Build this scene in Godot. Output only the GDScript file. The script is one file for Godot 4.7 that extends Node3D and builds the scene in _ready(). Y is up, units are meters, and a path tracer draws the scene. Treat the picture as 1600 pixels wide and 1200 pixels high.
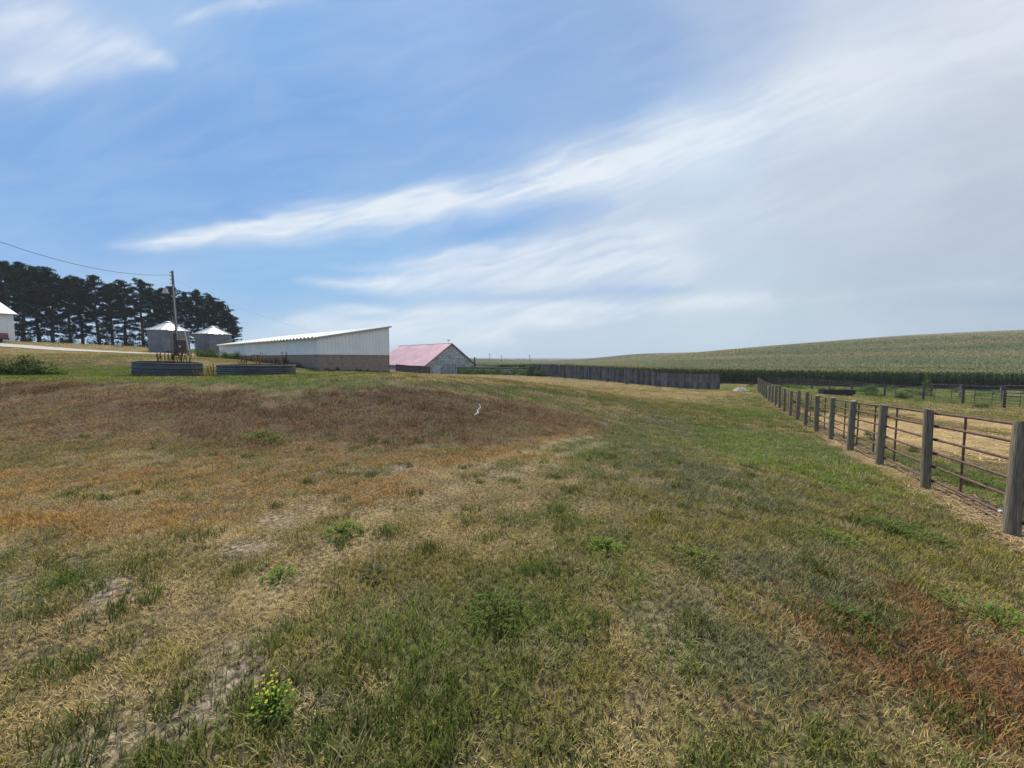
extends Node3D
# A mown farmyard pasture: pipe fence and pen on the right, a grass bank with two stock tanks, sheds, bins,
# a row of pines, a plank windbreak and a corn hill behind. x is right, y up, the camera looks along -z; "d" below is -z.

const CP := [-14,0,0.02,-7,0,0.02,-2.5,0,0.02,1.5,0,0.02,-8,-6,0.05,6,-6,-0.2,-20,-5,0.2,20,-6,-0.6,0,-12,0.1,45,-8,-1.2,-45,-8,0.8,-5,3.5,0,0,3.5,0,-10,4,0.02,-18,4,0.1,2.5,3,-0.06,3,7,-0.18,-9,7.3,-0.02,-5.5,7.6,-0.05,-2.4,7.8,-0.08,-0.2,8,-0.13,1.615,9.6,-0.2826,3.225,12,-0.46,4.863,14.5,-0.5315,-16,7.3,0.06,-15.87,11.9,0.8795,-12.57,11.6,0.8795,-9.673,11.6,0.8601,-5.954,11.9,0.8397,-3.782,12.6,0.8131,-1.894,14.2,0.7068,0,16.5,0.5265,3.671,22,-0.06881,-30,13,1,-30,5,0.3,-14.7,16.5,0.8,-10.8,16.5,0.78,-7.995,24,0.4566,-4.665,28,0.1643,0,28,-0.2098,4.674,28,-0.6782,9.364,28,-1.383,5.6,4.2,-0.36,6.599,6,-0.45,7.653,7.9,-0.6,9.707,11.6,-0.84,11.71,15.2,-1.05,17.14,25,-1.38,23.97,37.3,-1.6,29.91,48,-2,14,6,-1,22,12,-1.45,30,22,-1.9,39,30.2,-2.25,39,40,-2.3,39,55,-2.35,60,20,-2.5,55,35,-2.5,-15.1,30,0.78,-11.1,34.7,0.4,-36.4,48,1.95,-35.5,41,1.9,-44.3,50,2.5,-43.4,56,2.45,-25,38,1.3,-25.61,22,1.105,-45.13,34,1.936,-38.35,34,2.049,-64.2,50,3.8,-76.5,60,3.85,-65.7,88,3.4,-90,45,4.2,-80,25,2.6,-50,15,1.6,-110,90,4.5,-40,110,1,-25.56,27,1.519,-19.3,85.3,-1.75,-9.3,94.7,-1.9,-31.8,109,-1.2,3.1,72,-1.5,14.5,61.5,-1.95,26.8,50,-2.45,0,45,-1,-5,60,-1.35,-11.24,45,-0.4376,33,60,-2.3,66.8,50,-2.5,20,75,-2.2,95,40,-2.4,60,110,-0.8,110,110,1.2,160,110,4,10,120,-2.6,40,160,-2,120,180,4.5,200,170,9.5,250,110,9,343,260,17.8,297,300,16.2,246,330,11.3,189,380,5,139,420,4.2,75,450,-2.2,0,600,-6.7,-46,500,-0.6,0,300,-5,60,280,-3,420,420,15,300,520,8,150,620,-4,-150,300,1,-300,150,3,-200,600,-6,700,300,24,700,-100,14,500,900,0,-700,900,-8,-700,0,2,-300,-200,2,300,-200,0,0,950,-10,200,30,6]
const PATCH := [-3.745,9.3,0.9285,0.525,3,1.1,-8.213,8.9,1.037,0.45,3,1,-1.682,9.1,0.9085,0.475,3,0.9,-6.484,10.2,1.018,0.325,0,1,-2.943,9.75,0.4867,0.375,3,0.8,0,10.15,0.8444,0.575,3,0.9,-10.54,9.25,3.386,1.3,10,1,-5.43,9.25,3.848,1.5,10,1,-1.743,10.4,3.288,1.9,10,1,1.362,11.6,1.737,1.225,10,1,-7.878,7.8,4.153,2.225,1,0.45,-4.371,5.15,3.256,1.5,1,0.3,-2.468,3.8,1.897,0.675,0,0.35,-46.89,43.5,12.3,8.825,0,0.9,-30.54,24.85,4.962,2.475,3,0.8,-22.38,25.9,6.033,2.5,0,0.8,-25.76,25.85,2.581,1.3,3,0.5,-21.2,19.6,4.892,5.15,5,1.2,-9.262,12.35,4.521,0.65,5,1.2,-6.212,14.35,2.149,3.52,5,0.9,-16.91,29.9,2.985,10.45,4,0.8,-13.77,11.15,2.597,0.75,2,1.4,-15.09,11.75,1.76,0.7,10,0.6,-6.659,11.4,3.794,0.35,0,0.9,-9.738,10.6,2.116,0.45,1,0.6,-10.85,9.25,2.309,1.05,1,0.7,-10.92,8.8,1.025,0.675,3,0.8,-8.324,9.95,2.483,0.725,2,1.4,-5.649,9.1,1.817,0.875,2,1.6,-5.69,8.05,1.072,0.55,2,1.4,-4.02,10,1.83,1.15,2,1.5,-3.473,11.55,2.114,0.75,2,1.1,-2.354,9.35,1.867,1.05,2,1.5,-1.111,11.05,1.471,1.35,2,1.4,0.9809,11.7,1.557,0.9,2,0.6,-5.348,8.15,0.217,0.225,5,1,-5.992,7.25,0.9651,0.6,3,1,-6.215,6.45,1.181,0.5,0,0.8,-8.424,6.65,0.6639,0.875,3,1,-5.884,5.6,1.304,0.475,1,0.8,-3.996,4.7,1.173,0.35,0,0.9,-4.196,4.1,1.364,0.3,1,0.9,-4.795,3.9,0.6489,0.25,1,0.7,-3.142,5,0.9983,0.35,1,0.7,-2.378,5.85,0.584,0.3,6,0.7,-1.866,5.8,0.386,0.225,7,1.1,-1.368,6.75,1.011,0.425,1,1.2,-0.119,7.05,0.8211,0.35,1,1.1,-1.453,4.75,0.9484,0.375,1,0.7,-0.5393,5.3,1.058,0.45,0,0.9,0.7074,8.4,1.118,0.625,1,0.4,1.721,7.85,1.176,1.25,4,0.8,3.353,12.1,0.5033,0.575,7,1,3.567,10.6,0.7055,1.8,4,0.8,2.852,6.75,1.011,2.975,6,0.9,5.52,13.7,1.596,2.025,6,0.7,6.245,11.6,1.544,4.35,4,0.6,7.061,10.75,1.252,4.825,5,1.1,5.344,7.35,0.5503,1.7,5,1.3,12.75,18.55,1.543,4.35,5,0.9,7.925,10,0.6656,2.95,4,0.8,11.06,18.85,1.882,5.725,4,0.7,6.226,16.9,3.374,2.15,3,0.8,2.576,15.4,3.075,1.275,0,0.7,0,14.6,2.429,0.825,3,0.9,14.66,35.1,5.256,3.025,0,0.9,13.32,53.25,10.63,7.25,0,0.9,-2.582,15.5,1.805,2.09,0,1,-4.397,66,6.589,10.12,0,0.9,-1.658,14.2,2.126,0.55,4,0.7,-3.376,12.65,1.263,0.35,0,0.8,3.45,51.75,5.166,20.15,0,0.7,28.09,51,3.394,10.5,5,0.8,-2.249,3.55,0.6498,0.3,7,0.9,-1.507,3.25,0.3785,0.2,7,0.8,-2.585,3.35,0.5574,0.175,3,0.7,-3.735,3.35,0.6689,0.175,0,0.8,-3.449,2.9,0.4343,0.125,7,0.9,-3.375,2.6,0.2596,0.15,4,0.7,-2.795,2.95,0.589,0.175,3,0.6,-1.678,2.55,0.6364,0.15,0,0.9,-2.292,2.4,0.599,0.15,0,0.8,-2.793,2.4,0.3195,0.1,7,0.8,-2.223,1.7,0.2263,0.175,0,0.9,-1.903,1.6,0.2396,0.1,7,0.8,-1.667,1.9,0.3161,0.175,3,0.8,-1.374,1.65,0.1373,0.1,7,0.7,-2.788,2.1,0.1747,0.125,7,0.6,-1.604,1.75,0.1165,0.075,7,0.6,-0.616,3.6,1.078,0.425,0,0.7,0.3205,3.75,0.3744,0.325,4,0.6,-0.4829,2.8,0.6522,0.35,3,0.9,0,2.8,0.5125,0.35,4,0.6,0.7968,3.2,0.3195,0.35,4,0.7,1.482,4.35,0.7238,0.65,3,0.7,-0.7502,2.15,0.6797,0.275,4,0.6,-0.1958,2.25,0.4118,0.275,4,0.8,-0.7006,1.65,0.6314,0.25,8,0.9,0.1502,1.7,0.4243,0.3,3,0.9,-0.2752,1.55,0.3095,0.175,8,0.7,-1.019,1.55,0.2579,0.125,8,0.9,0.5627,2.15,0.322,0.275,0,0.6,1.084,2.4,0.1597,0.2,7,0.7,0.85,2.45,0.2446,0.425,4,0.5,0.9347,1.9,0.1581,0.15,4,0.5,-0.5069,1.8,0.1048,0.075,7,0.9,-0.7885,2.05,0.09551,0.05,7,0.9,-0.9336,1.9,0.07903,0.075,7,0.7,2.251,2.9,0.7238,0.45,6,0.9,2.601,3.8,0.9484,0.475,3,0.8,4.378,4.85,0.9684,0.875,3,0.9,3.807,3.7,0.6156,0.525,3,0.7,2.433,2.55,0.7637,0.425,10,0.6,2.498,2.2,0.6589,0.4,10,0.65,1.364,2.05,0.3752,0.275,6,0.8,2.166,1.7,0.396,0.25,10,0.65,0.9943,1.6,0.2662,0.125,0,0.7,1.419,1.6,0.2662,0.125,10,0.6,3.215,2.5,0.2496,0.2,4,0.7,3.583,3.2,0.5324,0.375,3,0.7,3.79,4.95,0.6589,0.75,6,0.4,6.033,6.85,0.7978,1.25,3,0.6,14.89,13,3.028,4.075,11,1.6,22.81,17.4,1.737,6.9,11,1.2,16.7,16.85,1.262,2.675,11,0.8,16.56,19.75,0.9859,2.325,11,0.7,9.108,8.55,0.8536,1.7,4,0.7,8.455,6.55,0.5449,1.25,4,0.7,21.88,27.25,4.081,4.1,4,0.9,44.25,37.8,10.06,6.375,4,1.1,46.84,46.75,19.45,4.875,5,1.4]
const STREAK := [-2.873,3.35,-2.318,4.25,0.15,12,0.62,-2.318,4.25,-1.169,5.75,0.15,12,0.62,-1.169,5.75,0.6492,7.7,0.15,12,0.62,0.6492,7.7,1.939,9.6,0.15,12,0.62,-1.71,2.6,-1.415,4.15,0.15,12,0.55,-1.415,4.15,-0.1881,5.55,0.15,12,0.55,-0.1881,5.55,1.257,7.45,0.15,12,0.55,1.257,7.45,2.04,8.65,0.15,12,0.55,-1.958,4.8,-1.107,6.55,0.18,1,0.7,-1.107,6.55,0.7074,8.4,0.18,1,0.7,0.7074,8.4,2.148,10.65,0.18,1,0.7,-6.448,12.9,-3.098,15.5,0.8,0,0.35,-3.098,15.5,0,58.75,0.8,0,0.35,0,58.75,13.48,50.5,0.8,0,0.35,13.48,50.5,18.29,36.5,0.8,0,0.35,-2.301,13.8,1.357,16.25,0.5,4,0.5,1.357,16.25,6.09,18.2,0.5,4,0.5,-4.903,12.25,-2.227,13.35,0.3,5,0.3,-2.227,13.35,0.9629,14.4,0.3,5,0.3,0.9629,14.4,3.007,13.8,0.3,5,0.3]

# ground cover kinds: colour (linear), tuft height
const COVER := [
	[Color(0.504, 0.375, 0.162), .055], [Color(0.49, 0.285, 0.092), .06], [Color(0.195, 0.102, 0.048), .10], [Color(0.263, 0.230, 0.058), .065],
	[Color(0.157, 0.207, 0.040), .072], [Color(0.196, 0.280, 0.043), .078], [Color(0.185, 0.190, 0.087), .065], [Color(0.470, 0.375, 0.297), .03],
	[Color(0.145, 0.174, 0.036), .092], [Color(0.24, 0.165, 0.092), .06], [Color(0.263, 0.132, 0.054), .07], [Color(0.526, 0.347, 0.179), .06], [Color(.51, .39, .20), .045]]

var rng := RandomNumberGenerator.new()
var mats := {}
var taken := {}
var tps_w := PackedFloat64Array()
var cpx := PackedFloat64Array()
var cpd := PackedFloat64Array()
var tables := []
var n_warp := FastNoiseLite.new()
var n_fine := FastNoiseLite.new()
var n_bump := FastNoiseLite.new()

# ------------------------------------------------------------------ mesh builder
class MB:
	var v := PackedVector3Array()
	var n := PackedVector3Array()
	var c := PackedColorArray()
	var uv := PackedVector2Array()
	var col := Color(1, 1, 1)
	func tri(a: Vector3, b: Vector3, d: Vector3) -> void:
		var m := (d - a).cross(b - a).normalized()
		v.append(a); v.append(b); v.append(d)
		for i in 3:
			n.append(m); c.append(col); uv.append(Vector2.ZERO)
	func tri_n(a: Vector3, b: Vector3, d: Vector3, na: Vector3, nb: Vector3, nd: Vector3) -> void:
		v.append(a); v.append(b); v.append(d)
		n.append(na); n.append(nb); n.append(nd)
		for i in 3:
			c.append(col); uv.append(Vector2.ZERO)
	func quad(a: Vector3, b: Vector3, d: Vector3, e: Vector3) -> void:
		tri(a, b, d); tri(a, d, e)
	func box(at: Vector3, size: Vector3, basis := Basis.IDENTITY) -> void:
		var h := size / 2
		var p := []
		for k in 8:
			p.append(at + basis * Vector3(h.x if k & 1 else -h.x, h.y if k & 2 else -h.y, h.z if k & 4 else -h.z))
		for f in [[0, 2, 3, 1], [4, 5, 7, 6], [0, 4, 6, 2], [1, 3, 7, 5], [2, 6, 7, 3], [0, 1, 5, 4]]:
			quad(p[f[0]], p[f[3]], p[f[2]], p[f[1]])
	func beam(a: Vector3, b: Vector3, w: float, h: float) -> void:
		var t := (b - a).normalized()
		var up := Vector3.UP if absf(t.y) < .95 else Vector3.RIGHT
		var s := t.cross(up).normalized()
		box((a + b) / 2, Vector3(a.distance_to(b), h, w), Basis(t, s.cross(t).normalized(), s))
	# tube through points with radii, smooth sides, closed ends
	func tube(pts: Array, rad: Array, sides := 8, caps := true) -> void:
		var rings := []
		var dirs := []
		for i in pts.size():
			var t: Vector3 = ((pts[mini(i + 1, pts.size() - 1)] as Vector3) - (pts[maxi(i - 1, 0)] as Vector3)).normalized()
			var up := Vector3.UP if absf(t.y) < .9 else Vector3.RIGHT
			var s := t.cross(up).normalized()
			var q := s.cross(t).normalized()
			var ring := PackedVector3Array()
			var dr := PackedVector3Array()
			for k in sides:
				var a := TAU * k / sides
				var o := s * cos(a) + q * sin(a)
				dr.append(o); ring.append((pts[i] as Vector3) + o * (rad[i] as float))
			rings.append(ring); dirs.append(dr)
		for i in pts.size() - 1:
			for k in sides:
				var j := (k + 1) % sides
				tri_n(rings[i][k], rings[i + 1][j], rings[i + 1][k], dirs[i][k], dirs[i + 1][j], dirs[i + 1][k])
				tri_n(rings[i][k], rings[i][j], rings[i + 1][j], dirs[i][k], dirs[i][j], dirs[i + 1][j])
		if caps:
			for k in range(1, sides - 1):
				tri(rings[0][0], rings[0][k], rings[0][k + 1])
				var e: PackedVector3Array = rings[pts.size() - 1]
				tri(e[0], e[k + 1], e[k])
	# turned about y: profile of Vector2(radius, height)
	func lathe(at: Vector3, prof: Array, seg := 24) -> void:
		for i in prof.size() - 1:
			var p: Vector2 = prof[i]
			var q: Vector2 = prof[i + 1]
			var sl := (q - p).normalized()
			for k in seg:
				var a := TAU * k / seg
				var b := TAU * (k + 1) / seg
				var da := Vector3(cos(a), 0, sin(a))
				var db := Vector3(cos(b), 0, sin(b))
				var na := (da * sl.y - Vector3.UP * sl.x).normalized()
				var nb := (db * sl.y - Vector3.UP * sl.x).normalized()
				var p0 := at + da * p.x + Vector3.UP * p.y
				var p1 := at + db * p.x + Vector3.UP * p.y
				var q0 := at + da * q.x + Vector3.UP * q.y
				var q1 := at + db * q.x + Vector3.UP * q.y
				tri_n(p0, q1, q0, na, nb, na); tri_n(p0, p1, q1, na, nb, nb)
	# a blade or leaf: bends over in the direction "lean"
	func blade(at: Vector3, dir: Vector3, lean: Vector3, length: float, width: float, segs := 2) -> void:
		var side := dir.cross(lean).normalized()
		if side.length() < .1:
			side = Vector3.RIGHT
		var p := at
		var w := width
		var t := dir.normalized()
		for i in segs:
			var q := p + t * length / segs
			var f := float(i + 1) / segs
			var w2 := width * (1.0 - f * f * .75) if i < segs - 1 else 0.0
			if w2 > 0.0:
				quad(p - side * w / 2, p + side * w / 2, q + side * w2 / 2, q - side * w2 / 2)
			else:
				tri(p - side * w / 2, p + side * w / 2, q)
			p = q
			w = w2
			t = (t + lean * (1.6 / segs)).normalized()
	# a leaf: pointed at both ends, widest in the middle, slightly bent
	func leaf(at: Vector3, dir: Vector3, length: float, width: float, droop := .25) -> void:
		var side := dir.cross(Vector3.UP).normalized()
		if side.length() < .1:
			side = Vector3.RIGHT
		var m := at + dir * length * .45
		var tip := at + dir * length + Vector3.DOWN * length * droop
		tri(at, m + side * width / 2, m - side * width / 2)
		tri(m - side * width / 2, m + side * width / 2, tip)
	func mesh() -> ArrayMesh:
		var a := []
		a.resize(Mesh.ARRAY_MAX)
		a[Mesh.ARRAY_VERTEX] = v; a[Mesh.ARRAY_NORMAL] = n; a[Mesh.ARRAY_COLOR] = c; a[Mesh.ARRAY_TEX_UV] = uv
		var m := ArrayMesh.new()
		m.add_surface_from_arrays(Mesh.PRIMITIVE_TRIANGLES, a)
		return m

# ------------------------------------------------------------------ naming, tagging
func numbered(called: String) -> String:
	var k: int = taken.get(called, 0)
	taken[called] = k + 1
	return called if k == 0 else "%s_%03d" % [called, k]

func thing(called: String, label: String, category: String, at := Vector3.ZERO, group := "") -> Node3D:
	var o := Node3D.new()
	o.name = numbered(called)
	add_child(o)
	o.position = at
	o.set_meta("label", label); o.set_meta("category", category)
	if group != "":
		o.set_meta("group", group)
	return o

func part(called: String, mb: MB, m: Material, parent: Node3D, stuff := false) -> MeshInstance3D:
	return part_mesh(called, mb.mesh(), m, parent, stuff)

func part_mesh(called: String, me: Mesh, m: Material, parent: Node3D, stuff := false) -> MeshInstance3D:
	var o := MeshInstance3D.new()
	o.mesh = me
	o.material_override = m
	o.name = called
	parent.add_child(o, true)
	if stuff:
		o.set_meta("kind", "stuff")
	return o

func single(called: String, mb: MB, m: Material, label: String, category: String, at := Vector3.ZERO, group := "") -> MeshInstance3D:
	var o := MeshInstance3D.new()
	o.mesh = mb.mesh()
	o.material_override = m
	o.name = numbered(called)
	add_child(o)
	o.position = at
	o.set_meta("label", label); o.set_meta("category", category)
	if group != "":
		o.set_meta("group", group)
	return o

func copy_of(o: Node3D, called: String, at: Vector3, turn: float, label: String) -> Node3D:
	var c := o.duplicate() as Node3D
	c.name = numbered(called)
	add_child(c)
	c.position = at
	c.rotation.y = turn
	c.set_meta("label", label)
	return c

func copies(called: String, me: Mesh, m: Material, buf: PackedFloat32Array, label: String, category: String, parent: Node3D = null) -> MultiMeshInstance3D:
	var mm := MultiMesh.new()
	mm.transform_format = MultiMesh.TRANSFORM_3D
	mm.use_colors = true
	mm.mesh = me
	mm.instance_count = buf.size() / 16
	mm.buffer = buf
	var o := MultiMeshInstance3D.new()
	o.multimesh = mm
	o.material_override = m
	o.set_meta("kind", "stuff")
	if parent:
		o.name = called
		parent.add_child(o, true)
	else:
		o.name = numbered(called)
		add_child(o)
		o.set_meta("label", label); o.set_meta("category", category)
	return o

func put(buf: PackedFloat32Array, at: Vector3, turn: float, sx: float, sy: float, c: Color, tilt := Vector3.UP) -> void:
	var up := tilt.normalized()
	var x := Vector3(cos(turn), 0, -sin(turn))
	var z := x.cross(up).normalized()
	x = up.cross(z).normalized()
	buf.append_array(PackedFloat32Array([x.x * sx, up.x * sy, z.x * sx, at.x, x.y * sx, up.y * sy, z.y * sx, at.y, x.z * sx, up.z * sy, z.z * sx, at.z, c.r, c.g, c.b, 1.0]))

# ------------------------------------------------------------------ materials
func grain(freq: float, lo: float, hi: float, sz := 256, sx := 1.0, seed_ := 1, oct := 4) -> ImageTexture:
	# seamless grey noise; sx > 1 draws it out along the picture's height
	var n := FastNoiseLite.new()
	n.seed = seed_
	n.noise_type = FastNoiseLite.TYPE_SIMPLEX_SMOOTH
	n.frequency = freq
	n.fractal_octaves = oct
	var im := n.get_seamless_image(sz, int(sz / sx))
	if sx != 1.0:
		im.resize(sz, sz, Image.INTERPOLATE_CUBIC)
	im.convert(Image.FORMAT_RGB8)
	var d := im.get_data()
	for i in d.size():
		d[i] = int(255.0 * clampf(lo + (hi - lo) * d[i] / 255.0, 0, 1))
	var o := Image.create_from_data(sz, sz, false, Image.FORMAT_RGB8, d)
	o.generate_mipmaps()
	return ImageTexture.create_from_image(o)

func mat(key: String, lin: Color, rough := .8, metal := 0.0, tex: Texture2D = null, scale := 1.0, vcol := false) -> StandardMaterial3D:
	if mats.has(key):
		return mats[key]
	var m := StandardMaterial3D.new()
	m.resource_name = key
	m.albedo_color = lin.linear_to_srgb()
	m.roughness = rough
	m.metallic = metal
	m.metallic_specular = .4
	m.vertex_color_use_as_albedo = vcol
	if tex:
		m.albedo_texture = tex
		m.uv1_triplanar = true
		m.uv1_world_triplanar = true
		m.uv1_scale = Vector3.ONE * scale
	mats[key] = m
	return m

func leafy(key: String, lin: Color, back := .5) -> StandardMaterial3D:
	var m := mat(key, lin, .7, 0, null, 1, true)
	m.cull_mode = BaseMaterial3D.CULL_DISABLED
	m.metallic_specular = .12
	m.roughness = .9
	m.backlight_enabled = back > 0
	m.backlight = Color(back, back, back)
	return m

# ------------------------------------------------------------------ terrain
func solve_terrain() -> void:
	var n := CP.size() / 3
	var m := n + 3
	var a := []
	for i in n:
		cpx.append(CP[i * 3] / 100.0); cpd.append(CP[i * 3 + 1] / 100.0)
	for i in n:
		var row := PackedFloat64Array()
		for j in n:
			var r2 := (cpx[i] - cpx[j]) * (cpx[i] - cpx[j]) + (cpd[i] - cpd[j]) * (cpd[i] - cpd[j])
			row.append(.5 * r2 * log(r2 + 1e-12) + (1e-6 if i == j else 0.0))
		row.append_array(PackedFloat64Array([1, cpx[i], cpd[i], CP[i * 3 + 2]]))
		a.append(row)
	for k in 3:
		var row := PackedFloat64Array()
		for j in n:
			row.append(1.0 if k == 0 else cpx[j] if k == 1 else cpd[j])
		row.append_array(PackedFloat64Array([0, 0, 0, 0]))
		a.append(row)
	for i in m:
		var best := i
		for r in range(i + 1, m):
			if absf(a[r][i]) > absf(a[best][i]):
				best = r
		var t = a[i]; a[i] = a[best]; a[best] = t
		var ri: PackedFloat64Array = a[i]
		for r in range(i + 1, m):
			var rr: PackedFloat64Array = a[r]
			var f := rr[i] / ri[i]
			if f != 0.0:
				for k in range(i, m + 1):
					rr[k] -= f * ri[k]
				a[r] = rr
	tps_w.resize(m)
	for i in range(m - 1, -1, -1):
		var s: float = a[i][m]
		for k in range(i + 1, m):
			s -= a[i][k] * tps_w[k]
		tps_w[i] = s / a[i][i]
	# nested tables of heights: [x0, d0, step, columns, rows, heights]
	for t in [[-46.0, -8.0, .5, 245, 161], [-130.0, -40.0, 2.5, 121, 81], [-900.0, -300.0, 12.0, 151, 117]]:
		var h := PackedFloat32Array()
		for j in t[4]:
			for i in t[3]:
				h.append(tps(t[0] + i * t[2], t[1] + j * t[2]))
		t.append(h)
		tables.append(t)

func tps(x: float, d: float) -> float:
	x /= 100.0; d /= 100.0
	var n := cpx.size()
	var s := tps_w[n] + tps_w[n + 1] * x + tps_w[n + 2] * d
	for i in n:
		var a := cpx[i] - x
		var b := cpd[i] - d
		var r2 := a * a + b * b
		s += tps_w[i] * .5 * r2 * log(r2 + 1e-12)
	return s

func ground_y(x: float, d: float) -> float:
	for t in tables:
		var fx: float = (x - t[0]) / t[2]
		var fd: float = (d - t[1]) / t[2]
		var w: int = t[3]
		if fx >= 0 and fd >= 0 and fx < w - 1 and fd < t[4] - 1:
			var i := int(fx)
			var j := int(fd)
			fx -= i; fd -= j
			var h: PackedFloat32Array = t[5]
			var k := j * w + i
			var y := lerpf(lerpf(h[k], h[k + 1], fx), lerpf(h[k + w], h[k + w + 1], fx), fd)
			if d < 60 and absf(x) < 60:
				y += n_bump.get_noise_2d(x, d) * .035
			return y
	return -5.0

func on_ground(x: float, d: float, lift := 0.0) -> Vector3:
	return Vector3(x, ground_y(x, d) + lift, -d)

func ground_n(x: float, d: float) -> Vector3:
	var e := .6
	return Vector3(ground_y(x - e, d) - ground_y(x + e, d), 2 * e, ground_y(x, d + e) - ground_y(x, d - e)).normalized()

# weights of the cover kinds at a place; the patches are wandering blots of grass kinds on the ground
func cover_at(x: float, d: float) -> PackedFloat32Array:
	var w := PackedFloat32Array()
	w.resize(13)
	var far := clampf(d / 14.0, .35, 2.2)
	var wx := x + n_warp.get_noise_2d(x * 1.0 / far, d / far) * .9 * far + n_fine.get_noise_2d(x, d) * .22
	var wd := d + n_warp.get_noise_2d(x / far + 300.0, d / far) * .9 * far + n_fine.get_noise_2d(x, d + 99.0) * .22
	w[3] = .30; w[0] = .24; w[6] = .06; w[4] = .08; w[7] = .12 if d < 9 else 0.0
	for i in range(0, PATCH.size(), 6):
		var a: float = (wx - PATCH[i]) / PATCH[i + 2]
		if absf(a) < 1.9:
			var b: float = (wd - PATCH[i + 1]) / PATCH[i + 3]
			if absf(b) < 1.9:
				w[PATCH[i + 4]] += PATCH[i + 5] * 1.5 * exp(-1.1 * (a * a + b * b))
	var here := Vector2(x + n_warp.get_noise_2d(x, d) * .25, d + n_fine.get_noise_2d(x, d) * .12)
	for i in range(0, STREAK.size(), 7):
		var p := Vector2(STREAK[i], STREAK[i + 1])
		var q := Vector2(STREAK[i + 2], STREAK[i + 3])
		var s := Geometry2D.get_closest_point_to_segment(here, p, q)
		var r: float = s.distance_to(here) / STREAK[i + 4]
		if r < 2.0:
			var on := exp(-r * r)
			for k in 13:
				w[k] *= 1.0 - .6 * on
			w[STREAK[i + 5]] += STREAK[i + 6] * 2.0 * on
	# sprayed strip under the pipe fence
	var off := (x - (5.6 + .555 * (d - 4.2))) * .874
	if absf(off - .12) < .6 and d < 40:
		w[9] += .95 * clampf(.55 + 2.2 * n_fine.get_noise_2d(x * .5, d * .5 + 70.0), 0, 1.4) * exp(-pow((off - .14 - .12 * n_warp.get_noise_1d(d * 3.0)) / .085, 2))
	# noise sharpens the mosaic
	for k in 13:
		if w[k] > 0.0:
			w[k] *= maxf(.04, 1.0 + 1.5 * n_fine.get_noise_2d(x * .8 + k * 37.0, d * .8 - k * 11.0) + (1.3 * n_fine.get_noise_2d(x * 3.1 - k * 19.0, d * 3.1 + k * 23.0) if d < 30 else 0.0))
			if k == 2:
				w[k] *= clampf(.75 + 2.0 * n_warp.get_noise_2d(x * 1.3 + d * .8, d * 3.2 - x * .5), .12, 1.6)
			if k == 7:
				w[k] *= clampf(5.0 * n_fine.get_noise_2d(x * 1.9 + 50.0, d * 1.9) + .35, .02, 1.7)
			w[k] *= w[k]
	return w

func cover_mean(w: PackedFloat32Array) -> Color:
	var s := 0.0
	var c := Vector3.ZERO
	for k in 13:
		if w[k] > 0.0:
			var q: Color = COVER[k][0]
			c += Vector3(q.r, q.g, q.b) * w[k]
			s += w[k]
	c /= s
	return Color(c.x, c.y, c.z)

func cover_pick(w: PackedFloat32Array) -> int:
	var s := 0.0
	for k in 13:
		s += w[k]
	var r := rng.randf() * s
	for k in 13:
		r -= w[k]
		if r <= 0.0:
			return k
	return 3

func spaced(mid: float, lo: float, hi: float, flat_lo: float, flat_hi: float, step: float) -> PackedFloat32Array:
	var a := PackedFloat32Array()
	var s := step
	var x := mid
	while x > lo:
		a.append(x)
		if x < flat_lo:
			s *= 1.07
		x -= s
	a.append(lo)
	a.reverse()
	s = step
	x = mid + step
	while x < hi:
		a.append(x)
		if x > flat_hi:
			s *= 1.07
		x += s
	a.append(hi)
	return a

func build_ground() -> void:
	var xs := spaced(4.0, -850, 850, -24, 34, .34)
	var ds := spaced(8.0, -250, 1050, -3, 30, .34)
	var v := PackedVector3Array(); var nn := PackedVector3Array(); var cc := PackedColorArray(); var uv := PackedVector2Array()
	var idx := PackedInt32Array()
	for d in ds:
		for x in xs:
			v.append(on_ground(x, d)); nn.append(ground_n(x, d)); uv.append(Vector2(x, d) * .23)
			var c: Color
			if d < 90 and d > -4 and absf(x) < 1.5 * d + 14 and absf(x) < 110:
				c = cover_mean(cover_at(x, d))
				# thatch and earth between the blades; bare pale earth where little grows
				var w := cover_at(x, d)
				var all := 0.0
				for q in 13:
					all += w[q]
				if d < 26:
					c = c.lerp(Color(.105, .078, .048), .6 * (1.0 - clampf(1.6 * (w[7] + w[12]) / all, 0, 1)))
			else:
				var f := n_warp.get_noise_2d(x * .15, d * .15)
				c = Color(.155, .16, .06).lerp(Color(.22, .19, .09), clampf(.5 + f, 0, 1))
			cc.append(c)
	var w := xs.size()
	for j in ds.size() - 1:
		for i in w - 1:
			var k := j * w + i
			idx.append_array(PackedInt32Array([k, k + w, k + 1, k + 1, k + w, k + w + 1]))
	var a := []
	a.resize(Mesh.ARRAY_MAX)
	a[Mesh.ARRAY_VERTEX] = v; a[Mesh.ARRAY_NORMAL] = nn; a[Mesh.ARRAY_COLOR] = cc; a[Mesh.ARRAY_TEX_UV] = uv; a[Mesh.ARRAY_INDEX] = idx
	var m := ArrayMesh.new()
	m.add_surface_from_arrays(Mesh.PRIMITIVE_TRIANGLES, a)
	var gm := mat("earth", Color(1, 1, 1), .95, 0, null, 1, true)
	gm.albedo_texture = grain(.07, .12, 1.0, 1024, 1.0, 5, 4)
	gm.heightmap_enabled = true
	gm.heightmap_texture = grain(.03, 0, 1, 512, 1.0, 9, 5)
	gm.heightmap_scale = 2.0
	var o := part_mesh("ground", m, gm, self)
	o.set_meta("kind", "structure")

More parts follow.
